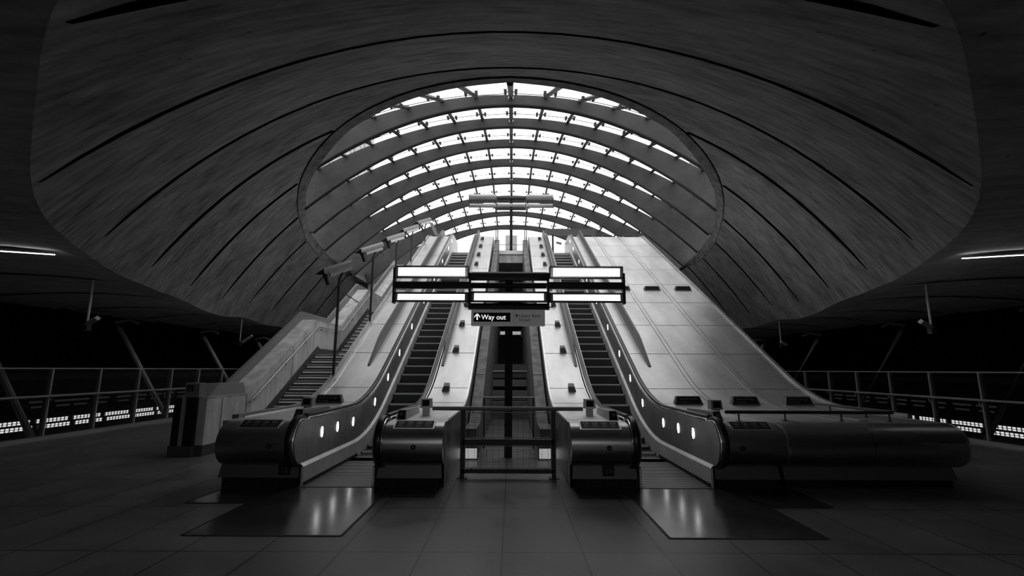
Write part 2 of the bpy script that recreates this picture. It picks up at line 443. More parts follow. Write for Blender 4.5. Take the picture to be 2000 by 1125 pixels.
# ------------------------------------------------------------------ glazed canopy
RY = [13.93+3.186*k for k in range(8)]
RL = [(8.2205,.0586),(9.2038,.0563),(9.9498,.0541),(10.4673,.0519),(10.79,.0512),(10.93,.0508),(10.935,.0504),(10.925,.0500)]
RT = [(8.5487,.0414),(9.553,.0402),(10.295,.0386),(10.8324,.0377),(11.1288,.0363),(11.2205,.0353),(11.2385,.0348),(11.22,.0335)]
canopy = thing('glass_canopy', 'arched glass canopy on wide grey ribs over the escalators', 'canopy', (0, 24, SLABZ))
def P(o): o.matrix_parent_inverse = o.parent.matrix_world.inverted() if False else Matrix.Translation(-o.parent.location); return o
def par(z, c, X): return H + c[0] - c[1]*X*X
def xat(c, Z): return math.sqrt(max(0, (c[0]-(Z-H))/c[1]))
ribs = []
for k, Y in enumerate(RY):
    lo, hi = RL[k], RT[k]; n = 56
    xl = xat(lo, SLABZ-.05); xh = xat(hi, SLABZ-.05)
    top = []; bot = []
    for i in range(-n, n+1):
        t = i/n
        bot.append((xl*t, par(0, lo, xl*t))); top.append((xh*t, par(0, hi, xh*t)))
    y0, y1 = Y-.10, Y
    vs = []; m_ = len(top)
    for (x, z) in top: vs += [(x, y0, z), (x, y1, z)]
    for (x, z) in bot: vs += [(x, y0, z), (x, y1, z)]
    fs = []
    for i in range(m_-1):
        a = 2*i; b = 2*(m_+i)
        fs += [(a, a+1, a+3, a+2), (b, b+2, b+3, b+1), (a, a+2, b+2, b), (a+1, b+1, b+3, a+3)]
    e = 2*(m_-1); fs += [(0, 2*m_, 2*m_+1, 1), (e, e+1, 2*m_+e+1, 2*m_+e)]
    mb = MB(); mb.add(vs, fs); r = P(mb.build('rib', M['rib'], canopy)); ribs.append(r)
    mb = MB(); vs = []; fs = []
    for i, (x, z) in enumerate(bot):
        vs += [(x, y0-.004, z+.012), (x, y1+.05, z+.012), (x, y0-.004, z-.03), (x, y1+.05, z-.03)]
    for i in range(m_-1):
        a = 4*i
        fs += [(a, a+2, a+6, a+4), (a+2, a+3, a+7, a+6), (a+1, a+5, a+7, a+3), (a, a+4, a+5, a+1)]
    mb.add(vs, fs); d = mb.build('edge_shadow_strip', M['black'], r)  # black strip draws the shadow gap along the rib's lower edge
# glass strips with their bars
def tc(k):  # top curve, k may be -1 / -2 in front of the first rib
    if k >= 0: return RT[k]
    return (5.85, .0415)
def ty(k): return RY[k] if k >= 0 else 9.0
def arcx(c, s):  # x at arc length s
    x = 0; ds = .02; L = 0
    while L < s: x += ds; L += ds*math.sqrt(1+(2*c[1]*x)**2)
    return x
NX = [5, 9, 9, 9, 9, 8, 7, 6]
for j, (ka, kb) in enumerate([(-1,0),(0,1),(1,2),(2,3),(3,4),(4,5),(5,6),(6,7)]):
    ca, cb = tc(ka), tc(kb); ya, yb = ty(ka), ty(kb); n = 40
    xa, xb = xat(ca, SLABZ), xat(cb, SLABZ)
    vs = []
    def front(x):   # where the sloping front strip of glass rises out of the street slab
        za, zb = par(0, ca, x), par(0, cb, x)
        t = min(1, max(0, (SLABZ-za)/(zb-za))); return (x, ya+(yb-.1-ya)*t, za+(zb-za)*t)
    for i in range(-n, n+1):
        if ka < 0:
            q = front(xb*.999*i/n); vs += [(q[0], q[1], q[2]+.06), (q[0], yb-.1, par(0, cb, q[0])+.06)]
        else: vs += [(xa*i/n, ya, par(0, ca, xa*i/n)+.06), (xb*i/n, yb-.1, par(0, cb, xb*i/n)+.06)]
    mb = MB(); mb.add(vs, [(2*i, 2*i+1, 2*i+3, 2*i+2) for i in range(2*n)])
    gl = P(mb.build('glazing', M['glass'], canopy, smooth=True))
    cab = MB()
    pos = [arcx(cb, 1.085*i) if i else 0 for i in range(NX[j]+1)]
    apos = [arcx(ca, 1.085*i) if i and ka >= 0 else pos[i] for i in range(NX[j]+1)]
    for s in (-1, 1):
        for i in range(NX[j]+1):
            if s < 0 and i == 0: continue
            x0, x1 = s*apos[i], s*pos[i]
            if ka >= 0 and abs(x0) > xa: continue
            A = Vector(front(x0)) if ka < 0 else Vector((x0, ya, par(0, ca, x0)-.02)); B = Vector((x1, yb-.1, par(0, cb, x1)-.02))
            r_ = .075 if i == 0 else .062
            mbp = MB(); mbp.tube([A, B], r_, 8); pu = P(mbp.build('purlin', M['purlin'], canopy, smooth=True)) if False else None
            fit = MB().tube([A, B], r_, 8)
            for t in ((.2, .72) if j else (.62,)):
                p = A.lerp(B, t)
                for q in (-1, 1):
                    c0 = p + Vector((q*.15, 0, -.01))
                    fit.tube([p, c0], .016, 5); fit.tube([c0+Vector((0, -.03, .06)), c0+Vector((0, .0, -.05))], [.055, .03], 6)
                    fit.tube([c0+Vector((0, .10, .06)), c0+Vector((0, .12, -.02))], [.05, .03], 6)
            fit.build('purlin', M['purlin'], gl, smooth=True)
            if i > 0 or s > 0:
                i2 = i+1
                if i2 < len(pos):
                    xx0, xx1 = s*apos[i2], s*pos[i2]
                    A2 = Vector(front(xx0)) if ka < 0 else Vector((xx0, ya, par(0, ca, xx0))); B2 = Vector((xx1, yb-.1, par(0, cb, xx1)))
                    cab.tube([A.lerp(B, .72)+Vector((0,0,-.02)), A2.lerp(B2, .72)+Vector((0,0,-.04))], .013, 4)
        if s > 0:   # mirror first bay cable on the left
            A = Vector(front(0)) if ka < 0 else Vector((0, ya, par(0, ca, 0))); B = Vector((0, yb-.1, par(0, cb, 0)))
            A2 = Vector(front(-apos[1])) if ka < 0 else Vector((-apos[1], ya, par(0, ca, apos[1]))); B2 = Vector((-pos[1], yb-.1, par(0, cb, pos[1])))
            cab.tube([A.lerp(B, .72)+Vector((0,0,-.04)), A2.lerp(B2, .72)+Vector((0,0,-.06))], .013, 4)
    cab.build('tension_cable', M['dark'], gl)
# round plates and smoke heads at the crown of the ribs
for k in range(8):
    z = H+RL[k][0]+.2; y = RY[k]-.11
    o = MB().tube([(0, y, z), (0, y-.05, z)], .085, 16).build('crown_disc', M['chrome'], ribs[k], smooth=True)

# ------------------------------------------------------------------ buildings seen through the glass
def tower(name, label, x0, x1, y0, y1, z1, fl, vert):
    t = thing(name, label, 'building', ((x0+x1)/2, (y0+y1)/2, SLABZ))
    P(MB().box(x0, x1, y0, y1, SLABZ, z1).build('wall', M['facade'], t))
    w = MB(); z = SLABZ+3
    while z < z1-3:
        if vert:
            x = x0+1
            while x < x1-1: w.box(x, x+vert*.55, y0-.15, y0+.1, z, z+fl*.6); x += vert
            y = y0+1
            xs = x0 if x0 > 0 else x1
            while y < y1-1: w.box(xs-.15, xs+.15, y, y+vert*.55, z, z+fl*.6); y += vert
        else:
            w.box(x0-.2, x1+.2, y0-.2, y1+.2, z, z+fl*.45)
        z += fl
    P(w.build('window_bands', M['facade2'], t)); return t
tower('office_tower', 'pale office tower with window bands behind the left side of the glass', -78, -34, 60, 110, 150, 4, 3.2)
tower('ribbed_tower', 'pale ribbed tower behind the right edge of the glass canopy', 44, 90, 52, 112, 120, 3.6, 2.2)

# ------------------------------------------------------------------ escalators
SL = .5774
def ramp(flat, off, top, L=1.1, L2=.9, y0=7.0, y1=25.6, n=None):
    """polyline (y,z): level, 30 degree incline z = SL*y+off, level at top, rounded joints"""
    yc = (flat-off)/SL; yt = (top-off)/SL
    def z(y):
        if y < yc-L: return flat
        if y < yc+L: return flat + SL*(y-(yc-L))**2/(4*L)
        if y < yt-L2: return SL*y+off
        if y < yt+L2: return top - SL*(yt+L2-y)**2/(4*L2)
        return top
    ys = set([y0, y1]); y = y0
    while y < y1:
        ys.add(y)
        near = (yc-L-.1 < y < yc+L+.1) or (yt-L2-.1 < y < yt+L2+.1)
        y += .12 if near else .5
    return [(y, z(y)) for y in sorted(ys)], z
LZ = 7.6
DECK, dz = ramp(.90, -5.23, LZ+.86, 1.15, .55, 7.2, 25.9)
_, hz = ramp(.965, -5.09, LZ+.97, 1.15, .7, 7.2, 25.9)
_, sz = ramp(.0, -6.0, LZ, 1.15, .9, 7.0, 26)
_, kz = ramp(.27, -5.80, LZ+.2, 1.15, .9, 7.0, 26)
def off_path(fn, d, y0, y1):
    ys = []; y = y0
    while y < y1: ys.append(y); y += .12 if (y < 12.4 or y > 22) else .5
    ys.append(y1); return [(y, fn(y)+d) for y in ys]

def handrail_mesh(x, w=.042, t=.018, inner=0.0):
    """closed-loop handrail: front newel semicircle, up, top newel"""
    c = Vector((7.2, .625)); r = .34 - inner; pts = []
    for i in range(0, 15):
        a = -PI/2*1.15 - (PI*1.08)*i/14
        pts.append((c.x+r*math.cos(a), c.y+r*math.sin(a)))
    pts.append((7.4, .965-inner*1.0))
    y = 7.9
    while y < 25.4:
        pts.append((y, hz(y)-inner)); y += .12 if (9 < y < 12 or y > 22.2) else .4
    c2 = Vector((25.5, LZ+.63)); 
    for i in range(0, 13):
        a = PI/2 - PI*1.1*i/12; pts.append((c2.x+r*math.cos(a), c2.y+r*math.sin(a)))
    return pts
def sweep_yz(mb, pts, x, w, t):
    n = len(pts); vs = []
    for i, (y, z) in enumerate(pts):
        a = Vector(pts[max(i-1, 0)]); b = Vector(pts[min(i+1, n-1)]); d = (b-a).normalized(); nr = Vector((-d.y, d.x))
        for (u, v) in ((-w, -t*.5), (-w*.85, t*.8), (0, t*1.15), (w*.85, t*.8), (w, -t*.5), (w*.6, -t), (-w*.6, -t)):
            vs.append((x+u, y+nr.x*v, z+nr.y*v))
    m = 7; fs = []
    for i in range(n-1):
        for k in range(m):
            a = i*m+k; b = i*m+(k+1) % m; fs.append((a, b, b+m, a+m))
    fs += [tuple(range(m)), tuple(range((n-1)*m, n*m))]
    mb.add(vs, fs)

def panel_mesh(x, th, parent, mat_):
    """solid inner balustrade panel between skirt and handrail, rounded at both ends"""
    top = []; bot = []; r = .285; c = (7.2, .625)
    for i in range(0, 9):
        a = PI - PI/2*i/8
        top.append((c[0]+r*math.cos(a), c[1]+r*math.sin(a))); bot.append((c[0]+r*math.cos(a), c[1]-r*math.sin(a)*1.15))
    y = 7.4
    while y < 25.4:
        top.append((y, hz(y)-.055)); bot.append((y, kz(y)+.04)); y += .12 if (y < 12.4 or y > 22) else .4
    for i in range(0, 9):
        a = PI/2 - PI/2*i/8
        top.append((25.5+r*math.cos(a), LZ+.63+r*math.sin(a))); bot.append((25.5+r*math.cos(a), LZ+.63-r*math.sin(a)*1.15))
    mb = MB().bandx(top, bot, x-th/2, x+th/2); mb.cur = 1
    for yy in (8.2, 9.0, 10.0, 11.3, 12.6, 13.9, 15.2, 16.5, 17.8, 19.1, 20.4, 21.7):
        for q in (x-th/2-.002, x+th/2+.002): mb.add([(q, yy-.005, kz(yy)+.05), (q, yy+.005, kz(yy)+.05), (q, yy+.005, hz(yy)-.06), (q, yy-.005, hz(yy)-.06)], [(0,1,2,3)])
    return mb.build('balustrade_panel', [mat_, M['dark']], parent)

def drum(x0, x1, parent, name='newel_drum'):
    c = (7.2, .6); r = .30; prof = []
    for i in range(0, 25):
        a = PI/2 + PI*i/24
        prof.append((c[0]+r*math.cos(a), c[1]+r*math.sin(a)))
    prof = prof
    return MB().prismx(prof, x0, x1).build(name, M['steel_drum'], parent, smooth=True)
def drum_seam(x, parent, w=.012):
    c = (7.2, .6); pts = [(c[0]+.303*math.cos(PI/2+PI*i/24), c[1]+.303*math.sin(PI/2+PI*i/24)) for i in range(25)]
    top = [(c[0]+(p[0]-c[0])*.97, c[1]+(p[1]-c[1])*.97) for p in pts]
    pts = [(9.7, .904), (8.6, .904), (7.9, .904)] + pts; top = [(9.7, .88), (8.6, .88), (7.9, .88)] + top
    return MB().bandx(pts, top, x-w, x+w).build('drum_trim', M['chrome'], parent, smooth=True)
def plinth(x0, x1, parent, number=None):
    a = MB().hexa([(x0,7.16,.12),(x1,7.16,.12),(x1,7.8,.12),(x0,7.8,.12)], [(x0+.02,7.22,.34),(x1-.02,7.22,.34),(x1-.02,7.8,.34),(x0+.02,7.8,.34)]).build('plinth', M['plinthf'], parent)
    MB().box(x0+.04, x1-.04, 7.2, 7.8, .0, .12).build('toe_recess', M['black'], parent)
    return a
SEAMY = [10.2] + [11.1+1.55*k for k in range(9)]
def deck_mesh(x0, x1, parent, name='deck', low=None, seams=True, y0=7.2):
    top = [(y, z) for y, z in DECK if y >= y0]
    bot = [(y, z-.12 if y < 8.0 else max(.0, sz(y)-.35)) for y, z in top]
    mb = MB().bandx(top, bot, x0, x1)
    if seams:
        mb.cur = 1
        for y in SEAMY:
            if y > 23.4 or y < y0: continue
            z = dz(y); s = (dz(y+.05)-dz(y-.05))/.1
            for d, h in ((0, .0035),):
                mb.add([(x0+.01, y-.008, z-.008*s+h), (x1-.01, y-.008, z-.008*s+h), (x1-.01, y+.008, z+.008*s+h), (x0+.01, y+.008, z+.008*s+h)], [(0,1,2,3)])
    return mb.build(name, [M['steel'], M['dark']], parent, smooth=True)
def trim_strip(x0, x1, h, parent, mat_, y0=7.6, y1=25.6, name='edge_trim', down=.02):
    pts = [(y, z) for y, z in off_path(dz, h, y0, y1)]
    return MB().bandx(pts, [(y, z-h-down) for y, z in pts], x0, x1).build(name, mat_, parent, smooth=True)
def deflector(x, parent):
    top = []; bot = []
    y = 12.05
    while y < 24.6:
        t = min(1, (y-12.05)/.9)
        h = .03+.30*t
        if y > 23.6: h = .33*math.sqrt(max(.02, 1-((y-23.6)/1.0)**2))
        top.append((y, dz(y)+h)); bot.append((y, dz(y)-.01)); y += .2
    return MB().bandx(top, bot, x-.03, x+.03).build('deflector_fin', M['darkrib'], parent)
def stop_block(x, y, s, parent):
    """small wedge block on the deck, slanted on the handrail side"""
    z = dz(y); hw = .062; t = math.atan(SL)
    # built in a frame whose local y runs up the slope
    def T(u, v, w): return (x+u, y+v*math.cos(t)-w*math.sin(t), z+v*math.sin(t)+w*math.cos(t))
    b = [T(-hw-(.05 if s < 0 else 0), -.07, 0), T(hw+(.05 if s > 0 else 0), -.07, 0), T(hw+(.03 if s > 0 else 0), .09, 0), T(-hw-(.03 if s < 0 else 0), .09, 0)]
    q = [T(-hw, -.05, .13), T(hw, -.05, .13), T(hw, .09, .13), T(-hw, .09, .13)]
    return MB().hexa(b, q).build('stop_block', M['plinth'], parent)
def deck_sign(x, y, parent, small=False):
    z = dz(y); w = .25; hh = .17; n = 1
    f = MB().hexa([(x-w-.045, y-.03, z-.01), (x+w+.045, y-.03, z-.01), (x+w+.03, y+.14, z+.02+(.07 if y > 11 else 0)), (x-w-.03, y+.14, z+.02+(.07 if y > 11 else 0))],
                  [(x-w+.01, y+.02, z+hh), (x+w-.01, y+.02, z+hh), (x+w-.01, y+.10, z+hh), (x-w+.01, y+.10, z+hh)]).build('deck_sign', M['plinth'], parent)
    ti = math.atan2(.05, hh)
    q = MB().hexa([(x-w+.0, y-.022, z+.022), (x+w-.0, y-.022, z+.022), (x+w-.0, y-.0, z+.022), (x-w+.0, y-.0, z+.022)],
                  [(x-w+.03, y+.012, z+hh-.02), (x+w-.03, y+.012, z+hh-.02), (x+w-.03, y+.04, z+hh-.02), (x-w+.03, y+.04, z+hh-.02)]).build('sign_face', M['sign_black'], f)
    if not small:
        text('lettering', 'Stand on the right', .052, M['sign_grey'], f, facing(x, y-.014+.012, z+.098, ti), .001, 'CENTER')
        text('lettering', 'No smoking', .04, M['sign_grey'], f, facing(x-w+.04, y-.022, z+.045, ti), .001)
    return f
def key_box(x, y, parent, s):
    """short pedestal with a dark screen on top"""
    z = .9
    a = MB().box(x-.055, x+.055, y, y+.09, z, z+.13).build('indicator_stand', M['steel_panel'], parent)
    b = MB().hexa([(x-.095,y-.03,z+.12),(x+.095,y-.03,z+.12),(x+.095,y+.12,z+.12),(x-.095,y+.12,z+.12)], [(x-.085,y-.01,z+.27),(x+.085,y-.01,z+.27),(x+.085,y+.12,z+.27),(x-.085,y+.12,z+.27)]).build('indicator_box', M['steel_panel'], a)
    MB().hexa([(x-.062,y-.034,z+.15),(x+.062,y-.034,z+.15),(x+.062,y-.01,z+.15),(x-.062,y-.01,z+.15)], [(x-.06,y-.02,z+.25),(x+.06,y-.02,z+.25),(x+.06,y+.0,z+.25),(x-.06,y+.0,z+.25)]).build('screen', M['sign_black'], b)
    return a
def stop_housing(x, y, parent):
    z = .9
    a = MB().hexa([(x-.07,y,z),(x+.07,y,z),(x+.05,y+1.2,z),(x-.05,y+1.2,z)], [(x-.055,y+.07,z+.14),(x+.055,y+.07,z+.14),(x+.04,y+1.2,z+.10),(x-.04,y+1.2,z+.10)]).build('stop_housing', M['steel_panel'], parent)
    MB().hexa([(x-.06,y-.006,z+.01),(x+.06,y-.006,z+.01),(x+.06,y+.0,z+.01),(x-.06,y+.0,z+.01)], [(x-.048,y+.056,z+.128),(x+.048,y+.056,z+.128),(x+.048,y+.07,z+.128),(x-.048,y+.07,z+.128)]).build('stop_panel', M['sign_black'], a)
    MB().tube([(x, y+.03, z+.07), (x, y-.015, z+.09)], .028, 12).build('stop_button', M['plinth'], a)
    return a
def drum_plate(x, parent):
    """instruction plate with four round pictograms on the shoulder of the drum"""
    a = math.radians(62); c = (7.2, .6); r = .30; w = .27; h = .085
    ctr = Vector((x, c[0]-r*math.cos(a), c[1]+r*math.sin(a)))
    ta = PI/2-a  # tangent pitch
    m = Matrix.Translation(ctr) @ Matrix.Rotation(PI/2-(PI/2-ta)*1.0, 4, 'X') if False else Matrix.Translation(ctr) @ Matrix.Rotation(PI/2-a, 4, 'X')
    p = MB().box(-w-.02, w+.02, -h-.02, h+.02, -.02, .012).build('instruction_plate', M['post'], parent); p.matrix_local = m
    MB().box(-w, w, -h, h, .0, .016).build('plate_face', M['sign_black'], p)
    d = MB()
    for i in range(4):
        u = -w*.72+i*w*.48; k = 18
        ring = []
        for j in range(k):
            an = 2*PI*j/k
            ring.append((u+.042*math.cos(an), .035+.035*math.sin(an), .0175)); ring.append((u+.034*math.cos(an), .035+.027*math.sin(an), .0175))
        d.add(ring, [(2*j, 2*((j+1) % k), 2*((j+1) % k)+1, 2*j+1) for j in range(k)])
        if i < 3: d.add([(u-.02,.012,.0178),(u-.005,.03,.0178),(u+.0,.055,.0178),(u+.012,.05,.0178),(u+.02,.03,.0178),(u+.008,.02,.0178)], [(0,1,2,3,4,5)])
        else: d.add([(u-.028,.028,.0178),(u+.028,.028,.0178),(u+.028,.042,.0178),(u-.028,.042,.0178)], [(0,1,2,3)])
    d.build('pictograms', M['sign_grey'], p)
    e = MB()
    for i in range(4):
        u = -w*.72+i*w*.48; e.box(u-.045, u+.045, -.055, -.045, .0165, .0178); e.box(u-.04, u+.03, -.03, -.02, .0165, .0178)
    e.build('small_print', M['plinth'], p)
    return p
def lock(x, parent):
    o = MB().tube([(x, 6.915, .585), (x, 6.885, .585)], .035, 14).build('key_lock', M['black'], parent, smooth=True)
    MB().tube([(x, 6.89, .585), (x, 6.88, .585)], .015, 10).build('lock_barrel', M['plinth'], o)

OVALS = [7.88, 8.57, 9.40, 10.82, 11.86, 12.95, 14.4, 16.2, 18.2, 20.2, 22.0, 23.2]
def oval(x, y, s, parent):
    z = hz(y)-.30; n = 18; R = .055; r2 = .085
    slope = (hz(y+.1)-hz(y-.1))/.2
    vs = [(x, y+R*.75*math.cos(2*PI*i/n), z+r2*math.sin(2*PI*i/n)+slope*R*.75*math.cos(2*PI*i/n)) for i in range(n)]
    vs2 = [(x+s*.006, a[1], a[2]) for a in vs]
    MB().add(vs+vs2, [tuple(range(n, 2*n))]+[(i, (i+1) % n, (i+1) % n+n, i+n) for i in range(n)]).build('panel_light', M['oval'], parent)
    rim = MB(); o_ = [(x+s*.004, y+(a[1]-y)*1.25, z+(a[2]-z)*1.25) for a in vs]; i_ = [(x+s*.004, a[1], a[2]) for a in vs]
    rim.add(o_+i_, [(i, (i+1) % n, (i+1) % n+n, i+n) for i in range(n)]); rim.build('light_bezel', M['dark'], parent)

def balustrade(E, s, xi, xo, side):
    """one balustrade of an escalator. xi = skirt plane, xo = far edge of its deck; side=+1 when the deck lies at larger |x|"""
    d = 1 if xo > xi else -1
    xp = xi+d*.045; xh = xi+d*.12
    # skirt + sloping ledge
    y = off_path(kz, 0, 7.16, 25.6)
    mb = MB(); mb.bandx(y, [(a, sz(a)-.12 if a > 8.9 else .0) for a, b in y], *sorted((xi, xi+d*.03))); mb.build('skirt', M['steel_skirt'], E, smooth=True)
    MB().bandx([(7.2, .055), (9.6, .055)], [(7.2, 0), (9.6, 0)], *sorted((xi-d*.012, xi+d*.01))).build('toe_strip', M['black'], E)
    mb = MB(); vs = []
    for a, b in y: vs += [(xi, a, b), (xi+d*.05, a, b+.05)]
    mb.add(vs, [(2*i, 2*i+1, 2*i+3, 2*i+2) for i in range(len(y)-1)]); mb.build('skirt_ledge', M['steel_skirt'], E, smooth=True)
    p = panel_mesh(xp+d*.02, .04, E, M['steel_panel'])
    for yy in OVALS: oval(xp, yy, -d, E)
    pts = handrail_mesh(xh)
    mb = MB(); sweep_yz(mb, pts, xh, .046, .022); mb.build('handrail', M['rubber'], E, smooth=True)
    pts2 = handrail_mesh(xh, inner=.035)
    mb = MB(); sweep_yz(mb, pts2, xh-d*.045, .016, .012); mb.build('guide_rail', M['chrome'], E, smooth=True)
    mb = MB(); sweep_yz(mb, handrail_mesh(xh, inner=.03), xh+d*.05, .012, .01); mb.build('guide_rail', M['chrome'], E, smooth=True)
    # solid core under the handrail, so the newel is closed
    core_top = []; core_bot = []
    for i in range(0, 9):
        a = PI-PI/2*i/8; core_top.append((7.2+.31*math.cos(a), .62+.31*math.sin(a))); core_bot.append((7.2+.31*math.cos(a), .62-.31*math.sin(a)))
    core_top.append((7.8, .93)); core_bot.append((7.8, .3))
    MB().bandx(core_top, core_bot, *sorted((xp+d*.03, xh+d*.06))).build('newel_core', M['black'], E)
    # steel between handrail and deck
    xd = xh+d*.065
    return xd, d

def make_escalator(s, number):
    """s=-1 left, +1 right; skirts at |x| 1.92 and 2.91"""
    side = 'left' if s < 0 else 'right'
    E = thing('escalator', ('left' if s < 0 else 'right') + ' steel escalator climbing under the glass canopy, ' + ('next to the stairs' if s < 0 else 'next to the wide steel slope'), 'escalator', (0, 0, 0), 'pair of escalators')
    xin, xout = s*1.92, s*2.91
    xa, da = balustrade(E, s, xin, s*.9, -1)
    xb, db = balustrade(E, s, xout, s*4.15, 1)
    # steps
    lo, hi = sorted((xin+s*.012, xout-s*.012))
    ys = [9.02+.4*i for i in range(38)]
    for i, y in enumerate(ys):
        z0 = sz(y); z1 = sz(y+.4)
        if y > 24.4: break
        st = MB().box(lo, hi, y, y+.41, z0-.28, z0+.0).build('step', M['step'], E)
        if z0 - sz(y-.4) > .03 or i == 0 or True:
            e = MB().box(lo+.02, hi-.02, y-.008, y+.05, z0-.03, z0+.004).build('step_edge', M['stepedge'], st)
    MB().box(lo, hi, 7.9, 9.05, -.02, .012).build('comb_plate', M['comb'], E)
    t = MB()
    for i in range(4): t.box(lo, hi, 8.05+i*.27, 8.065+i*.27, .012, .014)
    t.build('comb_grooves', M['black'], E)
    MB().box(lo, hi, 24.4, 26.2, LZ-.1, LZ+.012).build('top_comb_plate', M['comb'], E)
    # inner deck (towards the centre gap)
    a0, a1 = sorted((xa, s*.9))
    dk = deck_mesh(a0, a1, E, low=None)
    trim_strip(*sorted((s*.9, s*.92)), .015, E, M['chrome'])
    trim_strip(*sorted((xa+s*0, xa-s*.03)), .03, E, M['chrome'], name='handrail_trim')
    # side cheek plate down to the floor
    pts = [(y, z) for y, z in DECK]
    MB().bandx(pts, [(y, max(0.0, sz(y)-.55)) for y, z in DECK], *sorted((s*.885, s*.90))).build('side_cheek', M['steel_panel'], E, smooth=True)
    drum(a0, a1, E); plinth(*sorted((s*.93, s*1.86)), E)
    drum_plate(s*1.32, E); lock(s*1.42 if s > 0 else -1.30, E)
    deflector(s*1.66, E)
    for y in [11.0,12.75,14.15,15.5,16.8,18.05,19.3,20.5,21.7,22.9]: stop_block(s*1.40, y, s, E)
    key_box(s*1.36, 8.15, E, s); stop_housing(s*1.60, 7.42, E)
    # outer deck
    if s < 0:
        b0, b1 = sorted((xb, s*4.15)); 
        deck_mesh(b0, b1, E); trim_strip(s*4.15-.10, s*4.15, .05, E, M['steel_panel'], name='outer_upstand', down=.55)
        trim_strip(s*4.05-.02, s*4.05, .03, E, M['chrome'])
        drum(s*4.05, xb, E); plinth(s*4.12, s*2.97, E)
        drum_plate(-3.52, E); lock(-3.3, E); key_box(-3.42, 8.35, E, s); stop_housing(-3.2, 7.5, E)
        deck_sign(-3.72, 10.12, E); deck_sign(-3.9, 16.75, E, True); deck_sign(-3.9, 24.2, E, True)
        xs = s*3.5
    else:
        b0, b1 = sorted((xb, 4.2))
        deck_mesh(b0, b1, E)
        drum(xb, 3.9, E); plinth(2.97, 3.9, E)
        drum_plate(3.47, E); lock(3.27, E); key_box(3.42, 8.05, E, s); stop_housing(3.18, 7.42, E)
        deck_sign(3.72, 10.12, E); deck_sign(3.98, 16.75, E, True); deck_sign(4.0, 24.2, E, True)
        xs = s*3.5
    deflector(xs, E)
    # number panels on plinths
    nx = -3.18 if s < 0 else 1.45
    q = MB().box(nx-.08, nx+.08, 7.155, 7.19, .16, .29).build('number_plate', M['black'], E)
    text('numeral', number, .11, M['plinth'], q, facing(nx-.05, 7.152, .185), .001)
    return E
EL = make_escalator(-1, '18')
ER = make_escalator(1, '19')

# wide stainless slope on the right (space of two escalators never fitted)
W = thing('steel_slope_cladding', 'wide stainless steel slope with long rounded drum front beside the right escalator', 'cladding', (0, 0, 0))
for a, b, y_ in ((4.32, 5.42, 7.2), (5.56, 6.42, 7.2), (6.42, 6.68, 8.15)):
    deck_mesh(a, b, W, name='deck_panel', y0=y_)
for a, b in ((4.2, 4.32), (5.42, 5.56)):
    o = trim_strip(a, b, .006, W, M['steel'], name='cover_strip', down=.2)
    mb = MB()
    for x in (a+.006, b-.006):
        p_ = off_path(dz, .012, 8.2, 24.4); vs = []
        for (yy, zz) in p_: vs += [(x-.005, yy, zz), (x+.005, yy, zz)]
        mb.add(vs, [(2*i, 2*i+1, 2*i+3, 2*i+2) for i in range(len(p_)-1)])
    mb.build('strip_joint', M['dark'], o)
o = trim_strip(6.66, 6.74, .05, W, M['steel_panel'], y0=8.2, name='outer_upstand', down=.55)
dk_ = [p for p in DECK if p[0] > 8.15]; MB().bandx(dk_, [(y, 0) for y, z in dk_], 6.66, 6.70).build('side_cheek', M['steel_panel'], W, smooth=True)
MB().box(6.38, 6.42, 7.2, 8.2, .3, .898).box(6.38, 6.68, 8.15, 8.19, 0, .898).build('end_closer', M['steel_panel'], W)
drum(3.94, 5.12, W); drum(5.16, 6.42, W); drum_seam(3.92, W, .02); drum_seam(5.14, W); drum_seam(6.43, W, .01)
plinth(3.95, 6.42, W)
for x in (4.9, 6.0): deck_sign(x, 10.12, W)
for x in (5.05, 6.15): deck_sign(x, 16.75, W, True); deck_sign(x, 24.2, W, True)
R_ = thing('low_rail', 'low dark L-shaped rail on short legs on top of the steel drum', 'rail', (4.6, 7.4, .9))
P(MB().tube([(3.3, 7.45, 1.03), (5.82, 7.45, 1.03), (5.9, 7.53, 1.03), (5.9, 9.4, 1.03)], .026, 10).build('rail', M['dark'], R_, smooth=True))
for x, y in ((3.5, 7.45), (4.2, 7.45), (5.05, 7.45), (5.78, 7.45), (5.9, 8.1), (5.9, 9.0)):
    P(MB().tube([(x, y, .9), (x, y, 1.02)], .013, 8).tube([(x, y, .9), (x, y, .908)], .035, 10).build('leg', M['dark'], R_))

# concrete curbs each side of the centre gap, and what shows between them
for s in (-1, 1):
    o = thing('concrete_curb', 'sloping concrete curb wall along the ' + ('right side of the left' if s < 0 else 'left side of the right') + ' escalator in the centre gap', 'curb', (s*.74, 17, 0), 'curbs in the centre gap')
    ys = [10.3+.5*i for i in range(28)]
    top = [(y, SL*y-5.52) for y in ys]
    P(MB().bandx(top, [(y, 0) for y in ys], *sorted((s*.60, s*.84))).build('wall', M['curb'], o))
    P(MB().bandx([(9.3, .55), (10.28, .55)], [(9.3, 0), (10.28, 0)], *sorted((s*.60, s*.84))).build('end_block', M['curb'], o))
    mb = MB()
    for y in (12.2, 17.5, 22): mb.box(*sorted((s*.602, s*.845)), y-.006, y+.006, SL*y-5.6, SL*y-5.512)
    P(mb.build('joint', M['black'], o))
hs = thing('service_housing', 'low banded metal service housing across the centre gap behind the pole', 'housing', (0, 17.5, 0))
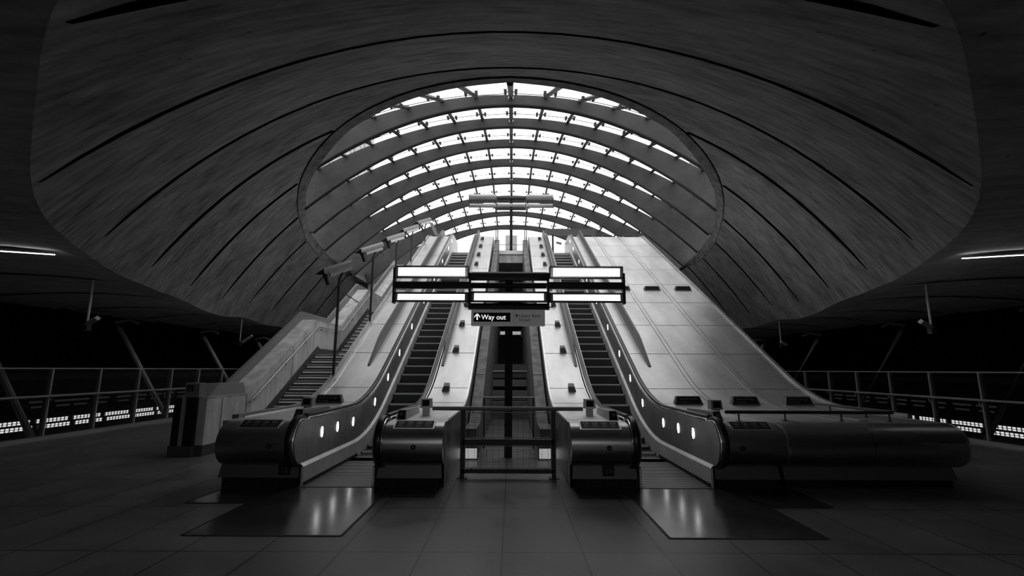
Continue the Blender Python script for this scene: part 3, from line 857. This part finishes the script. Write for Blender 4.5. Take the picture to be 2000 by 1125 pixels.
for nm, y0, z0, z1, m_ in (('panel', 17.4, 1.62, 1.82, 'beam'), ('top_edge', 17.38, 1.585, 1.615, 'nosing'), ('panel', 17.45, 1.36, 1.58, 'beam'), ('panel', 17.44, 1.06, 1.30, 'grey'), ('recess', 17.6, .9, 1.06, 'black'), ('panel', 17.0, .62, .92, 'grey'), ('panel', 16.6, .36, .58, 'curb'), ('top_edge', 16.55, .33, .37, 'nosing'), ('panel', 16.6, 0, .3, 'riser')):
    P(MB().box(-.6, .6, y0, y0+.5, z0, z1).build(nm, M[m_], hs))
P(MB().box(-.6, .6, 17.9, 18.0, 0, 1.85).build('back', M['riser'], hs))
sl_ = thing('strip_light', 'short bright strip light deep in the centre gap behind the pole', 'light', (0, 22, 3.2))
P(MB().box(-.47, .47, 22, 22.06, 3.24, 3.38).build('tube_cover', emis('gap_light', .35), sl_)); P(MB().box(-.5, .5, 22.06, 22.12, 3.2, 3.42).build('back_plate', M['dark'], sl_))
for s in (-1, 1): P(MB().box(s*.54-.05, s*.54+.05, 22.0, 22.15, 3.1, 3.5).build('bracket', M['dark'], sl_))
# landing edge above the gap
le = thing('landing_edge_beam', 'pale concrete edge beam below the glass guard at the top of the centre gap', 'beam', (0, 23.7, 7.0))
P(MB().box(-.64, .64, 23.55, 23.93, 7.41, 7.6).build('edge_slab', M['lightc'], le))
P(MB().box(-.60, .60, 23.62, 23.93, 6.98, 7.38).build('lower_beam', M['wallc'], le))
gb = thing('glass_guard', 'framed glass guard standing on the landing edge at the top of the centre gap', 'railing', (0, 23.7, 7.6))
P(MB().box(-.78, .80, 23.6, 23.615, 7.62, 8.72).build('pane', M['glassb'], gb))
P(MB().tube([(-.80, 23.6, 8.74), (.82, 23.6, 8.74)], .032, 8).build('top_rail', M['dark'], gb))
P(MB().tube([(-.80, 23.6, 7.92), (.82, 23.6, 7.92)], .012, 8).build('lower_rail', M['dark'], gb))
for x in (-.78, -.68, .70, .80): P(MB().box(x-.02, x+.02, 23.58, 23.63, 7.6, 8.74).build('post', M['dark'], gb))
for s in (-1, 1): P(MB().box(s*.74-.05, s*.74+.05, 23.5, 23.52, 7.62, 8.3).build('side_pane', M['glassb'], gb))
pc = thing('stone_pillar', 'pale pillar behind the far lamp post, seen through the glass guard', 'pillar', (0, 29, 7.6))
P(MB().box(-.36, .36, 29, 29.4, 7.6, 9.95).build('shaft', M['lightc'], pc)); P(MB().box(-.37, .37, 28.98, 29.42, 8.6, 8.85).build('band', M['sign_grey'], pc))
sg = thing('hanging_sign', 'long dark sign panel on two posts at the top of the right escalator', 'sign', (3.1, 26, 7.6))
P(MB().box(1.95, 4.75, 26, 26.2, 9.15, 9.5).build('panel', M['darkrib'], sg))
for x in (2.35, 4.1): P(MB().tube([(x, 26.1, 7.6), (x, 26.1, 9.2)], .06, 10).build('post', M['dark'], sg))
P(MB().tube([(2.55, 26.0, 8.7), (2.8, 25.9, 8.6)], .07, 8).build('fitting', M['grey'], sg))

# small upright panels at floor level beside the gap, given an even glow
for s in (-1, 1):
    o = thing('floor_bright_panel', 'small bright panel on the floor ' + ('left' if s < 0 else 'right') + ' of the pole behind the mesh barrier', 'light', (s*.75, 9.3, 0), 'bright panels in the centre gap')
    P(MB().box(s*.72-.14, s*.72+.14, 9.22, 9.28, .03, .2).build('glow_panel', emis('floor_panel_glow', .38), o)); P(MB().box(s*.72-.16, s*.72+.16, 9.28, 9.3, .0, .22).build('frame', M['dark'], o))

# ------------------------------------------------------------------ lamp posts
def lamp_post(x, y, z, zs, label, lit, sign):
    L_ = thing('lamp_post', label, 'lamp post', (x, y, z), 'lamp posts with five tube lights')
    def B(mb, nm, m, par_=None, **k): return mb.build(nm, m, par_ or L_, **k)
    Z = lambda v: v - 0.0
    ph = zs
    B(MB().box(-.075, .075, -.02, .10, 0, ph+.55), 'pole', M['black'])
    t = ph  # ph: height of lower luminaire centre above base
    def lum(x0, x1, zc, hh, tilt):
        c = B(MB().hexa([(x0, -.14, zc-hh), (x1, -.14, zc-hh), (x1, .02, zc-hh+.02), (x0, .02, zc-hh+.02)], [(x0, -.14+tilt, zc+hh), (x1, -.14+tilt, zc+hh), (x1, .02, zc+hh), (x0, .02, zc+hh)]), 'luminaire', M['dark'])
        m1 = M['lamp'] if lit else M['chrome']
        mb = MB(); f = .045
        a = lambda v: -.145+tilt*(v-(zc-hh))/(2*hh)
        mb.add([(x0+f, a(zc-hh+f), zc-hh+f), (x1-f, a(zc-hh+f), zc-hh+f), (x1-f, a(zc+hh-f), zc+hh-f), (x0+f, a(zc+hh-f), zc+hh-f)], [(0,1,2,3)])
        B(mb, 'diffuser', m1, c)
        mb = MB(); r0 = .016
        for (xa, xb, za, zb) in ((x0+r0, x1-r0, zc-hh+r0, zc-hh+f), (x0+r0, x1-r0, zc+hh-f, zc+hh-r0), (x0+r0, x0+.07, zc-hh+r0, zc+hh-r0), (x1-.07, x1-r0, zc-hh+r0, zc+hh-r0)):
            mb.add([(xa, a(za)-.003, za), (xb, a(za)-.003, za), (xb, a(zb)-.003, zb), (xa, a(zb)-.003, zb)], [(0,1,2,3)])
        B(mb, 'reflector_rim', M['chrome'], c)
        if lit:
            mb = MB()
            for u in (.33, .66):
                v = zc-hh+f+(2*hh-2*f)*u; mb.box(x0+f, x1-f, a(v)-.004, a(v), v-.004, v+.004)
            B(mb, 'diffuser_ribs', M['chrome'], c)
            # lit rear face throws light up the slope
            mb = MB(); mb.add([(x0+f, .024, zc-hh+f+.02), (x0+f, .024, zc+hh-f), (x1-f, .024, zc+hh-f), (x1-f, .024, zc-hh+f+.02)], [(0,1,2,3)])
            B(mb, 'rear_diffuser', M['lamprear'], c)
        else:
            B(MB().tube([(x0+.03, -.16, zc), (x1-.03, -.16, zc)], hh*.8, 10), 'tube_cover', M['post'], c, smooth=True)
        return c
    lw, up = t, t+.505
    for a, b in ((-2.28, -.81), (.81, 2.28)):
        lum(a, b, lw, .105, .05); lum(a, b, up, .125, -.02)
    lum(-.76, .76, lw+.01, .115, .05)
    B(MB().box(-2.28, -.8, -.03, .05, t+.19, t+.33), 'crossbar', M['dark']); B(MB().box(.8, 2.28, -.03, .05, t+.19, t+.33), 'crossbar', M['dark'])
    B(MB().tube([(-.76, -.04, t+.44), (.76, -.04, t+.44)], .09, 16), 'upper_tube', M['dark'], smooth=True)
    B(MB().tube([(-.76, .02, t+.26), (.76, .02, t+.26)], .06, 12), 'middle_tube', M['dark'], smooth=True)
    B(MB().tube([(-.78, -.04, t-.175), (.78, -.04, t-.175)], .068, 16), 'lower_tube', M['dark'], smooth=True)
    for xx, z0, z1 in ((-2.3, -.12, .6), (2.3, -.12, .5), (-.785, -.24, .5), (.785, -.24, .5)):
        B(MB().box(xx-.02, xx+.02, -.12, .03, t+z0, t+z1), 'end_plate', M['dark'])
    for s in (-1, 1):
        B(MB().tube([(s*.9, -.05, t-.1), (s*.88, -.05, t-.17), (s*.8, -.05, t-.19)], .012, 6), 'cable', M['black'])
    if sign:
        sb = B(MB().box(-.74, .71, -.16, .0, t-.565, t-.25), 'sign_box', M['sign_face'], bevel=.006)
        MB().box(-.69, .03, -.166, -.16, t-.49, t-.312).build('sign_panel', M['sign_black'], sb)
        MB().box(.098, .102, -.163, -.16, t-.565, t-.25).build('sign_divider', M['dark'], sb)
        text('lettering', 'Way out', .135, emis('sign_letter_lit', .9), sb, facing(-.54, -.168, t-.445), .001, bold=.0012)
        text('lettering', 'Upper Bank', .088, M['dark'], sb, facing(.20, -.163, t-.40), .001)
        text('lettering', 'Street', .088, M['dark'], sb, facing(.20, -.163, t-.48), .001)
        def arrow(cx, cz, k, m, yv):
            mb = MB(); w = .011*k
            mb.add([(cx-w, yv, cz-.05*k), (cx+w, yv, cz-.05*k), (cx+w, yv, cz+.04*k), (cx-w, yv, cz+.04*k)], [(0,1,2,3)])
            for s in (-1, 1):
                pts = [(cx+s*.046*k*t_, cz+.052*k-.048*k*t_**1.5) for t_ in (0, .35, .7, 1)]
                vs = []
                for (a, b) in pts: vs += [(a, yv, b), (a, yv, b-.024*k)]
                mb.add(vs, [(2*i, 2*i+2, 2*i+3, 2*i+1) for i in range(3)])
            mb.build('arrow', m, sb)
        arrow(-.62, t-.395, 1.25, bpy.data.materials['sign_letter_lit'], -.169); arrow(.155, t-.375, .75, M['dark'], -.164)
    return L_
lamp_post(0, 9.5, 0, 3.065, 'dark lamp post in the centre gap, five lit tube lights above its sign', True, True)
lamp_post(0, 25.0, LZ, 2.86, 'far unlit lamp post on the upper landing', False, False)

# ------------------------------------------------------------------ mesh barrier in front, inner rail behind
gt = thing('mesh_barrier', 'dark steel barrier with wire mesh infill standing between the two middle drums', 'barrier', (0, 7.75, 0))
P(MB().tube([(-1.18, 7.72, 1.045), (1.18, 7.72, 1.045)], .032, 12).build('top_rail', M['grey'], gt, smooth=True))
for x in (-.70, .72):
    p_ = P(MB().box(x-.032, x+.032, 7.72, 7.79, 0, 1.02).build('post', M['dark'], gt)); MB().box(x-.08, x+.08, 7.68, 7.83, 0, .012).build('base_plate', M['dark'], p_)
P(MB().box(-.70, .72, 7.72, 7.78, .49, .58).build('middle_rail', M['dark'], gt)); P(MB().box(-.70, .72, 7.72, 7.78, .075, .135).build('bottom_rail', M['dark'], gt))
for z0, z1 in ((.60, .985), (.15, .475)):
    f = MB(); 
    for a in (z0, z1): f.box(-.66, .68, 7.74, 7.755, a-.006, a+.006)
    for x in (-.66, .68): f.box(x-.006, x+.006, 7.74, 7.755, z0, z1)
    fr = P(f.build('mesh_frame', M['grey'], gt)); w = MB()
    x = -.61
    while x < .67: w.box(x-.0015, x+.0015, 7.744, 7.747, z0, z1); x += .0955
    z = z0+.025
    while z < z1: w.box(-.66, .68, 7.7475, 7.7505, z-.0013, z+.0013); z += .0255
    w.build('wire_mesh', M['dark'], fr)
for x in (-.55, 0, .6):
    for z in (.14, .48, .6, .99): P(MB().tube([(x, 7.70, z), (x, 7.76, z)], .012, 8).build('fixing', M['dark'], gt))
ir = thing('inner_rail', 'plain rail on two posts behind the pole in the centre gap', 'railing', (0, 10.6, 0))
P(MB().tube([(-.55, 10.6, 1.05), (.55, 10.6, 1.05)], .022, 10).build('top_rail', M['grey'], ir, smooth=True))
for x in (-.53, .53): P(MB().box(x-.02, x+.02, 10.58, 10.62, 0, 1.05).build('post', M['dark'], ir))

# ------------------------------------------------------------------ floor cover plates
def plate(pts, label, grp='polished floor cover plates'):
    o = MB().add([(x, y, .002) for x, y in pts]+[(x, y, .006) for x, y in pts], [tuple(range(len(pts), 2*len(pts)))]+[(i, (i+1) % len(pts), (i+1) % len(pts)+len(pts), i+len(pts)) for i in range(len(pts))]).build('floor_plate', M['plate'])
    n = len(pts); cx = sum(p[0] for p in pts)/n; cy = sum(p[1] for p in pts)/n
    e = MB()
    for i in range(n):
        a = Vector(pts[i]); b = Vector(pts[(i+1) % n]); d = (b-a).normalized(); nr = Vector((-d.y, d.x))*.012
        e.add([(a.x-nr.x, a.y-nr.y, .007), (b.x-nr.x, b.y-nr.y, .007), (b.x+nr.x, b.y+nr.y, .007), (a.x+nr.x, a.y+nr.y, .007)], [(0,1,2,3)])
    e.build('plate_joint', M['black'], o)
    tag(o, label, 'floor plate', grp)
plate([(-3.24, 5.13), (-1.64, 5.13), (-1.64, 6.5), (-1.64, 7.1), (-2.9, 7.1), (-3.22, 6.27)], 'shiny metal floor plate at the foot of the left escalator')
plate([(1.64, 5.10), (3.22, 5.10), (3.22, 6.2), (2.9, 7.1), (1.64, 7.1)], 'shiny metal floor plate at the foot of the right escalator')
plate([(-4.0, 6.3), (-3.26, 6.3), (-2.95, 7.13), (-3.9, 7.13)], 'narrow floor plate below the leftmost drum')
plate([(-1.60, 6.6), (-.95, 6.6), (-.95, 7.13), (-1.60, 7.13)], 'small floor plate below the drum left of the barrier')
plate([(.95, 6.55), (1.60, 6.55), (1.60, 7.13), (.95, 7.13)], 'small floor plate below the drum right of the barrier')
plate([(3.26, 6.2), (4.0, 6.2), (4.0, 7.13), (2.95, 7.13)], 'narrow floor plate below the long drum on the right')
for s in (-1, 1):
    lo, hi = sorted((s*1.93, s*2.90))
    o = MB().box(lo, hi, 7.12, 7.88, .002, .012).build('landing_plate', M['comb']); tag(o, 'grooved landing plate between the drums of the ' + ('left' if s < 0 else 'right') + ' escalator', 'floor plate', 'grooved landing plates')
    e = MB()
    for k in range(5): e.box(lo, hi, 7.22+.14*k, 7.226+.14*k, .012, .0135)
    e.build('groove', M['black'], o)

# ------------------------------------------------------------------ staircase on the left
ST = thing('staircase', 'concrete staircase with pale nosings rising in three flights left of the escalators', 'staircase', (-5.0, 11, 0))
def stz(y): # nosing line
    return 0
flights = [(11.06, 0.0, 14), (16.35, 2.058, 12), (21.2, 3.822, 15)]
SX0, SX1 = -5.84, -4.26
sid = 0
for fy, fz, n in flights:
    for i in range(n):
        z = fz+.147*(i+1); y = fy+.2565*i
        z2 = z
        st = P(MB().box(SX0, SX1, y, y+.29, max(0, z-.42), z2).build('tread', M['riser'], ST))
        MB().hexa([(SX0+.04,y-.016,z-.075),(SX1,y-.016,z-.075),(SX1,y+.09,z-.075),(SX0+.04,y+.09,z-.075)], [(SX0+.04,y+.03,z+.006),(SX1,y+.03,z+.006),(SX1,y+.09,z+.006),(SX0+.04,y+.09,z+.006)]).build('nosing', M['nosing'], st)
fl = MB(); fl.box(SX0, SX1, 14.6, 16.4, 1.7, 2.055); fl.box(SX0, SX1, 19.4, 21.25, 3.45, 3.82); P(fl.build('landing', M['wallc'], ST))
def wline(y):
    pts = [(9.5, 1.09), (10.9, 1.09), (14.4, 3.1), (16.45, 3.1), (19.35, 4.85), (21.3, 4.85), (25.3, 7.2)]
    for (a, b), (c, d) in zip(pts, pts[1:]):
        if a <= y <= c: return b+(d-b)*(y-a)/(c-a)
    return pts[-1][1]
WYS = [9.5, 10.9, 12.05, 13.2, 14.4, 16.45, 17.9, 19.35, 21.3, 23.2, 25.3]
P(MB().bandx([(y, wline(y)) for y in WYS], [(y, 0) for y in WYS], -6.36, SX0).build('side_wall', M['wallc'], ST))
mb = MB()
for y in (10.0, 10.9, 13.0, 16.45): mb.box(SX0-.01, SX0+.003, y-.009, y+.009, .2, wline(y)-.03)
P(mb.build('wall_joint', M['black'], ST))
cap = MB(); ys = WYS[1:]
cap.bandx([(y, wline(y)+.26) for y in ys], [(y, wline(y)-.02) for y in ys], -6.36, -6.28); P(cap.build('coping_upstand', M['grey'], ST))
P(MB().hexa([(-6.36, 9.55, 1.09), (SX0-.02, 9.55, 1.09), (SX0-.02, 10.9, 1.09), (-6.36, 10.9, 1.09)], [(-6.36, 10.0, 1.34), (SX0-.1, 10.0, 1.34), (SX0-.1, 10.9, 1.34), (-6.36, 10.9, 1.34)]).build('wall_cap', M['grey'], ST))
P(MB().bandx([(y, wline(y)+.012) for y in WYS], [(y, wline(y)) for y in WYS], -6.27, SX0+.01).build('coping', M['wallc'], ST))
P(MB().box(-6.4, SX0+.012, 9.48, 10.95, 0, .2).build('kick_plate', M['plinth'], ST))
def stl(y):
    for fy, fz, n in flights:
        if y <= fy+.2565*n: return max(fz, fz+.573*(y-fy)+.1) if y >= fy else fz
    return 7.5
sy = [11.0+.2*i for i in range(80)]
P(MB().bandx([(y, min(stl(y)+.20, wline(y)-.3)) for y in sy], [(y, 0) for y in sy], SX0-.005, SX0+.012).build('wall_string', M['plinth'], ST))
def hrz(y): return wline(y)-.17
hp = [(SX0+.09, y, hrz(y)) for y in (10.95, 11.0, 14.35, 16.4, 19.3, 21.25, 24.9)]
P(MB().tube([(SX0+.02, 10.95, hrz(10.95)-.03), (SX0+.09, 10.95, hrz(10.95)-.03)]+hp[1:], .021, 10).build('wall_handrail', M['post'], ST, smooth=True))
for y in (11.1, 12.5, 13.6, 14.7, 16.1, 17.4, 18.8): P(MB().tube([(SX0, y, hrz(y)-.1), (SX0+.07, y, hrz(y)-.09), (SX0+.09, y, hrz(y)-.015)], .012, 6).build('handrail_bracket', M['dark'], ST))
ep = thing('end_panel', 'black panel with a pale centre strip on the end of the stair wall', 'panel', (-6.2, 9.45, 0))
P(MB().box(-6.40, -5.99, 9.40, 9.48, .2, 1.09).build('panel', M['black'], ep)); P(MB().box(-6.25, -6.17, 9.39, 9.40, .2, 1.09).build('strip', M['post'], ep)); P(MB().box(-6.42, -5.97, 9.38, 9.5, 0, .2).build('base', M['plinth'], ep))
rb = thing('call_point', 'small grey box with a recessed screen on top of the stair wall end', 'box', (-6.1, 9.4, 1.1))
P(MB().box(-6.23, -5.95, 9.40, 9.60, 1.1, 1.37).build('body', M['grey'], rb, bevel=.008)); P(MB().box(-6.19, -6.06, 9.392, 9.40, 1.21, 1.33).build('screen', M['black'], rb)); P(MB().box(-6.17, -6.09, 9.38, 9.392, 1.22, 1.27).build('lens', M['chrome'], rb))

# ------------------------------------------------------------------ CCTV cameras on poles beside the stairs
def pole_camera():
    t = thing('security_camera', 'x', 'camera', (0, 0, 0), 'cameras on poles beside the stairs')
    MB().tube([(0, 0, 0), (0, 0, 2.42)], .035, 8).build('pole', M['dark'], t, smooth=True)
    hd = MB(); L = .62
    # housing: axis runs down-left towards the hall
    ax = Vector((-.80, -.45, -.42)).normalized(); up = Vector((0, 0, 1)); sd = ax.cross(up).normalized(); u2 = sd.cross(ax)
    def Q(a, b, c): return Vector((.0, .02, 2.66)) + ax*a*1.0 + sd*b*1.15 + u2*c*1.15
    prof = [(-.10, -.02), (-.10, .05), (-.06, .10), (0, .115), (.06, .10), (.10, .05), (.10, -.02)]
    vs = [Q(-.30, b, c) for b, c in prof] + [Q(.42, b, c) for b, c in prof]; n = 7
    hd.add(vs, [(i, i+1, i+1+n, i+n) for i in range(n-1)] + [tuple(range(n)), tuple(range(n, 2*n)), (0, n, 2*n-1, n-1)])
    h = hd.build('housing', M['cam'], t)
    b = MB(); pr2 = [(-.07, -.10), (-.07, -.02), (.07, -.02), (.07, -.10)]
    vs = [Q(-.24, x, y) for x, y in pr2] + [Q(.30, x, y) for x, y in pr2]
    b.add(vs, [(0,1,5,4),(1,2,6,5),(2,3,7,6),(3,0,4,7),(0,3,2,1),(4,5,6,7)]); b.build('camera_body', M['post'], t)
    f = MB(); vs = [Q(.40, -.10, -.02), Q(.40, .10, -.02), Q(.62, 0, .04), Q(.40, -.10, .09), Q(.40, .10, .09)]
    f.add(vs, [(0,1,2),(3,4,2),(0,3,2),(1,4,2),(0,1,4,3)]); f.build('sun_visor', M['black'], t)
    f = MB(); f.tube([Q(.40, 0, -.0), Q(.42, 0, -.25)], [.05, .045], 10); f.build('lamp_bracket', M['black'], t, smooth=True)
    b = MB(); b.tube([(0, 0, 2.38), Q(-.02, 0, -.08)], .028, 8); b.build('bracket', M['dark'], t)
    c = MB(); c.tube([Q(-.1, .10, -.02), Q(-.22, .2, -.08), Q(-.28, .15, -.22), Q(-.1, .04, -.26), (0, 0, 2.36)], .009, 6); c.build('cable', M['dark'], t, smooth=True)
    return t
cam0 = pole_camera()
spots = [(11.6, 2.42), (14.3, 2.06), (17.1, 1.58), (19.6, 1.22), (22.5, .80)]
names = ['nearest and largest', 'second nearest', 'middle', 'second farthest', 'farthest and smallest']
for i, (y, h) in enumerate(spots):
    t = cam0 if i == 0 else copy_tree(cam0)
    t.location = (-4.20, y, dz(y)-.02+h-2.42)
    for ch in t.children:
        if ch.name.startswith('pole'): ch.location.z = 2.42-h; ch.scale.z = h/2.42; t['label'] = 'grey camera on a pole beside the stairs, ' + names[i] + ' of five'
ws = thing('wire_stay', 'dark stay rod running from the nearest camera pole to the stair wall', 'rod', (-4.6, 11.5, 3.5))
P(MB().tube([(-4.2, 11.35, 3.58), (-4.55, 14.2, 3.62)], .014, 6).build('rod', M['black'], ws))

fl_ = thing('flood_light', 'slim upright floodlight at the top left of the left escalator deck', 'lamp', (-3.85, 24.3, LZ+.86))
P(MB().hexa([(-3.98, 24.2, LZ+.95), (-3.78, 24.2, LZ+.95), (-3.78, 24.3, LZ+.95), (-3.98, 24.3, LZ+.95)], [(-4.3, 24.2, LZ+1.65), (-4.12, 24.2, LZ+1.65), (-4.12, 24.3, LZ+1.65), (-4.3, 24.3, LZ+1.65)]).build('lamp_head', M['grey'], fl_))
P(MB().hexa([(-3.72, 24.2, LZ+.9), (-3.66, 24.2, LZ+.9), (-3.66, 24.26, LZ+.9), (-3.72, 24.26, LZ+.9)], [(-4.06, 24.2, LZ+1.62), (-4.0, 24.2, LZ+1.62), (-4.0, 24.26, LZ+1.62), (-4.06, 24.26, LZ+1.62)]).build('stand', M['dark'], fl_))

# ------------------------------------------------------------------ side balustrades, struts, ceiling cameras
for s in (-1, 1):
    X = -10.79 if s < 0 else 10.96
    side = 'left' if s < 0 else 'right'
    b = thing('glass_balustrade', 'long glass balustrade with steel posts and handrail along the ' + side + ' edge of the hall', 'balustrade', (X, 14, 0), 'side balustrades')
    P(MB().box(*sorted((X-s*.05, X+s*.12)), -4, 30, 0, .09).build('base_kerb', M['post'], b))
    P(MB().box(X-.006, X+.006, -4, 30, .12, 1.62).build('pane', M['glassb'], b))
    P(MB().box(X-.018, X+.018, -4, 30, 1.62, 1.65).build('top_rail', M['post'], b))
    P(MB().tube([(X-s*.12, -4, 1.0), (X-s*.12, 30, 1.0)], .03, 10).build('handrail', M['grey'], b, smooth=True))
    off = .12 if s < 0 else 0
    for k in range(-9, 12):
        y = 11.46+1.345*k+(0 if s < 0 else -.15)
        p_ = P(MB().box(X-.035, X+.035, y-.02, y+.02, .1, 1.63).build('post', M['post'], b))
        MB().box(*sorted((X+s*.03, X+s*.13)), y+.02, y+.04, .1, 1.60).build('fin', M['beam'], p_)
        MB().tube([(X-s*.02, y, .93), (X-s*.10, y, .90), (X-s*.12, y, .98)], .012, 6).build('bracket', M['post'], p_)
    # raking steel props in the void behind the glass
    for k in range(6):
        y = 11.25+4.35*k - (4.35 if False else 0) - 0
        if k == 0: y = 12.0
        else: y = 12.0+4.6*k-.0
        lab = {0: 'nearest', 1: 'second', 2: 'third', 3: 'fourth', 4: 'fifth', 5: 'sixth'}[k]
        t = thing('raking_prop', 'slanting steel prop in the dark void behind the ' + side + ' balustrade, ' + lab + ' from the camera', 'prop', (s*11.5, y, -1), 'slanting props behind the balustrades')
        A = Vector((s*11.42, y, -1.4)); A0 = Vector((s*11.55, y, .0)); Bv = Vector((s*13.55, y, 3.0))
        P(MB().tube([A, A0, Bv], .075, 10).build('tube', M['grey'], t, smooth=True))
        P(MB().tube([Bv+Vector((-s*.05, -.05, 0)), Bv+Vector((s*.2, 0, .22)), Bv+Vector((-s*.30, 0, .30)), Bv+Vector((-s*.62, 0, .18))], .05, 8).build('head_bracket', M['grey'], t, smooth=True))
        P(MB().tube([Bv+Vector((s*.2, 0, .22)), (s*16.0, y, EZ+.05)], .03, 8).build('hanger', M['black'], t))
    bm_ = thing('void_beam', 'pale horizontal beam far behind the ' + side + ' balustrade', 'beam', (s*19.5, 14, 1))
    P(MB().box(*sorted((s*19.5, s*19.8)), -6, 34, 1.16, 1.42).build('beam', M['beam'], bm_))
    # louvred light fittings low in the void
    q = 0
    lp = None
    X2 = 15.7
    for row, zc in enumerate((-.30, -.11)):
        for k in range(12):
            y0 = 11.0+1.36*k-.10*row
            t = thing('louvre_light', 'bright louvred strip light low behind the ' + side + ' balustrade, ' + ('lower' if row == 0 else 'upper') + ' row, ' + ['first','second','third','fourth','fifth','sixth','seventh','eighth','ninth','tenth','eleventh','twelfth'][k] + ' along', 'light', (s*X2, y0, zc-.09), 'louvred lights behind the ' + side + ' balustrade')
            P(MB().box(*sorted((s*(X2+.01), s*(X2+.12))), y0, y0+1.2, zc-.085, zc+.085).build('tray', M['dark'], t))
            P(MB().box(*sorted((s*(X2+.0), s*(X2+.01))), y0+.02, y0+1.18, zc-.058, zc+.058).build('tubes', M['louvre'], t))
            lv = MB(); lv.box(*sorted((s*(X2-.02), s*(X2+.0))), y0+.02, y0+1.18, zc-.009, zc+.009)
            for j in range(0, 9): lv.box(*sorted((s*(X2-.02), s*(X2+.0))), y0+.02+j*.145-.012, y0+.02+j*.145+.012, zc-.075, zc+.075)
            P(lv.build('louvre', M['grey'], t))
    d = thing('light_gantry', 'dark gantry carrying the louvred lights behind the ' + side + ' balustrade', 'gantry', (s*16, 20, -.5))
    P(MB().box(*sorted((s*15.83, s*17.6)), 6, 34, -.62, 0.0).build('deck', M['black'], d))
    rr = random.Random(3+s)
    for k in range(9):  # faintly glowing strips drawn in for reflections of the lights
        y = 19.5+1.1*k+rr.random()*.3
        t = thing('reflected_light', 'dim reflection of a strip light farther back behind the ' + side + ' balustrade, ' + ['first','second','third','fourth','fifth','sixth','seventh','eighth','ninth'][k] + ' along', 'light', (s*19.3, y, .2), 'dim reflections behind the ' + side + ' balustrade')
        P(MB().box(*sorted((s*19.35, s*19.4)), y, y+.8, .22, .30).box(*sorted((s*19.35, s*19.4)), y+.1, y+.7, .02, .09).build('strip', M['dim'], t))
    # cameras hanging from the soffit
    for k, (x, y) in enumerate(((9.6, 10.85), (11.95, 21.2))):
        zc = 3.55 if k == 0 else 3.7
        t = thing('ceiling_camera', ('near' if k == 0 else 'far') + ' camera hanging on a rod from the ' + side + ' concrete soffit', 'camera', (s*x, y, zc), 'cameras hanging from the side soffits')
        P(MB().tube([(s*x, y, zc+.12), (s*x, y, zc-.85)], .028, 8).build('rod', M['post'], t, smooth=True))
        c = Vector((s*x, y, zc-.9))
        P(MB().box(c.x-.06, c.x+.06, c.y-.06, c.y+.06, c.z-.16, c.z+.02).build('mount', M['dark'], t))
        e1 = c + Vector((.18 if k else -s*.1, -.1, -.02)); e2 = e1 + Vector((.42, -.05, .30)) if (k and s < 0) else e1+Vector((-.3*s, -.1, .12))
        P(MB().tube([e1, e2], .065, 4).build('housing', M['cam'], t)); P(MB().tube([c, e1.lerp(e2, .4)], .02, 6).build('arm', M['post'], t))
    # lit slot in the soffit
    t = thing('slot_light', 'thin white light line set in a joint of the ' + side + ' soffit', 'light', (s*9, 7.6, 3.4), 'slot lights in the soffits')
    mb = MB(); mb.box(*sorted((s*7.32, s*11.5)), 7.50, 7.52, 0, .012); 
    o = mb.build('tube', M['slotlight'], t)
    z0 = VZ(6.88, 7.56)
    vs = [v for v in o.data.vertices]
    for v in vs:
        X_ = abs(v.co.x); t_ = (X_-6.88)/(EX-6.88); v.co.z += z0+(EZ-z0)*t_+.16*math.sin(PI*t_)-.045
    P(o)

# ------------------------------------------------------------------ hall lamps behind the camera
for nm, y, z, e in (('hall_lamp_low', -7.0, 3.1, 40), ('hall_lamp_high', -11.0, 5.8, 50)):
    ld = bpy.data.lights.new(nm, 'AREA'); ld.shape = 'RECTANGLE'; ld.size = 9; ld.size_y = .16; ld.energy = e
    lo_ = bpy.data.objects.new(nm, ld); C.objects.link(lo_); lo_.location = (0, y, z); lo_.rotation_euler = (math.radians(75), 0, 0)

# ------------------------------------------------------------------ camera, sky
cd = bpy.data.cameras.new('camera'); cam = bpy.data.objects.new('camera', cd); C.objects.link(cam)
cd.sensor_width = 36; cd.lens = 933/2000*36; cd.clip_start = .05; cd.clip_end = 500
cam.matrix_world = Matrix.Translation((CXO, 0, H)) @ Matrix.Rotation(PI/2+math.radians(9.7), 4, 'X') @ Matrix.Rotation(math.radians(.24), 4, 'Z')
bpy.context.scene.camera = cam
w = bpy.data.worlds.new('sky'); bpy.context.scene.world = w; w.use_nodes = True
nt = w.node_tree; bg = nt.nodes['Background']
tcn = nt.nodes.new('ShaderNodeTexCoord'); nz = nt.nodes.new('ShaderNodeTexNoise'); nz.inputs['Scale'].default_value = 1.6; nz.inputs['Detail'].default_value = 4
nt.links.new(tcn.outputs['Generated'], nz.inputs['Vector'])
mr = nt.nodes.new('ShaderNodeMapRange'); mr.inputs['From Min'].default_value = .3; mr.inputs['From Max'].default_value = .7; mr.inputs['To Min'].default_value = .85; mr.inputs['To Max'].default_value = 1
nt.links.new(nz.outputs[0], mr.inputs[0])
cc = nt.nodes.new('ShaderNodeCombineColor')
for i in range(3): nt.links.new(mr.outputs[0], cc.inputs[i])
nt.links.new(cc.outputs[0], bg.inputs[0]); bg.inputs[1].default_value = 2.2
sc = bpy.context.scene
sc.view_settings.view_transform = 'Standard'; sc.view_settings.look = 'None'; sc.view_settings.exposure = 0; sc.view_settings.gamma = 1
sc.view_settings.use_curve_mapping = False
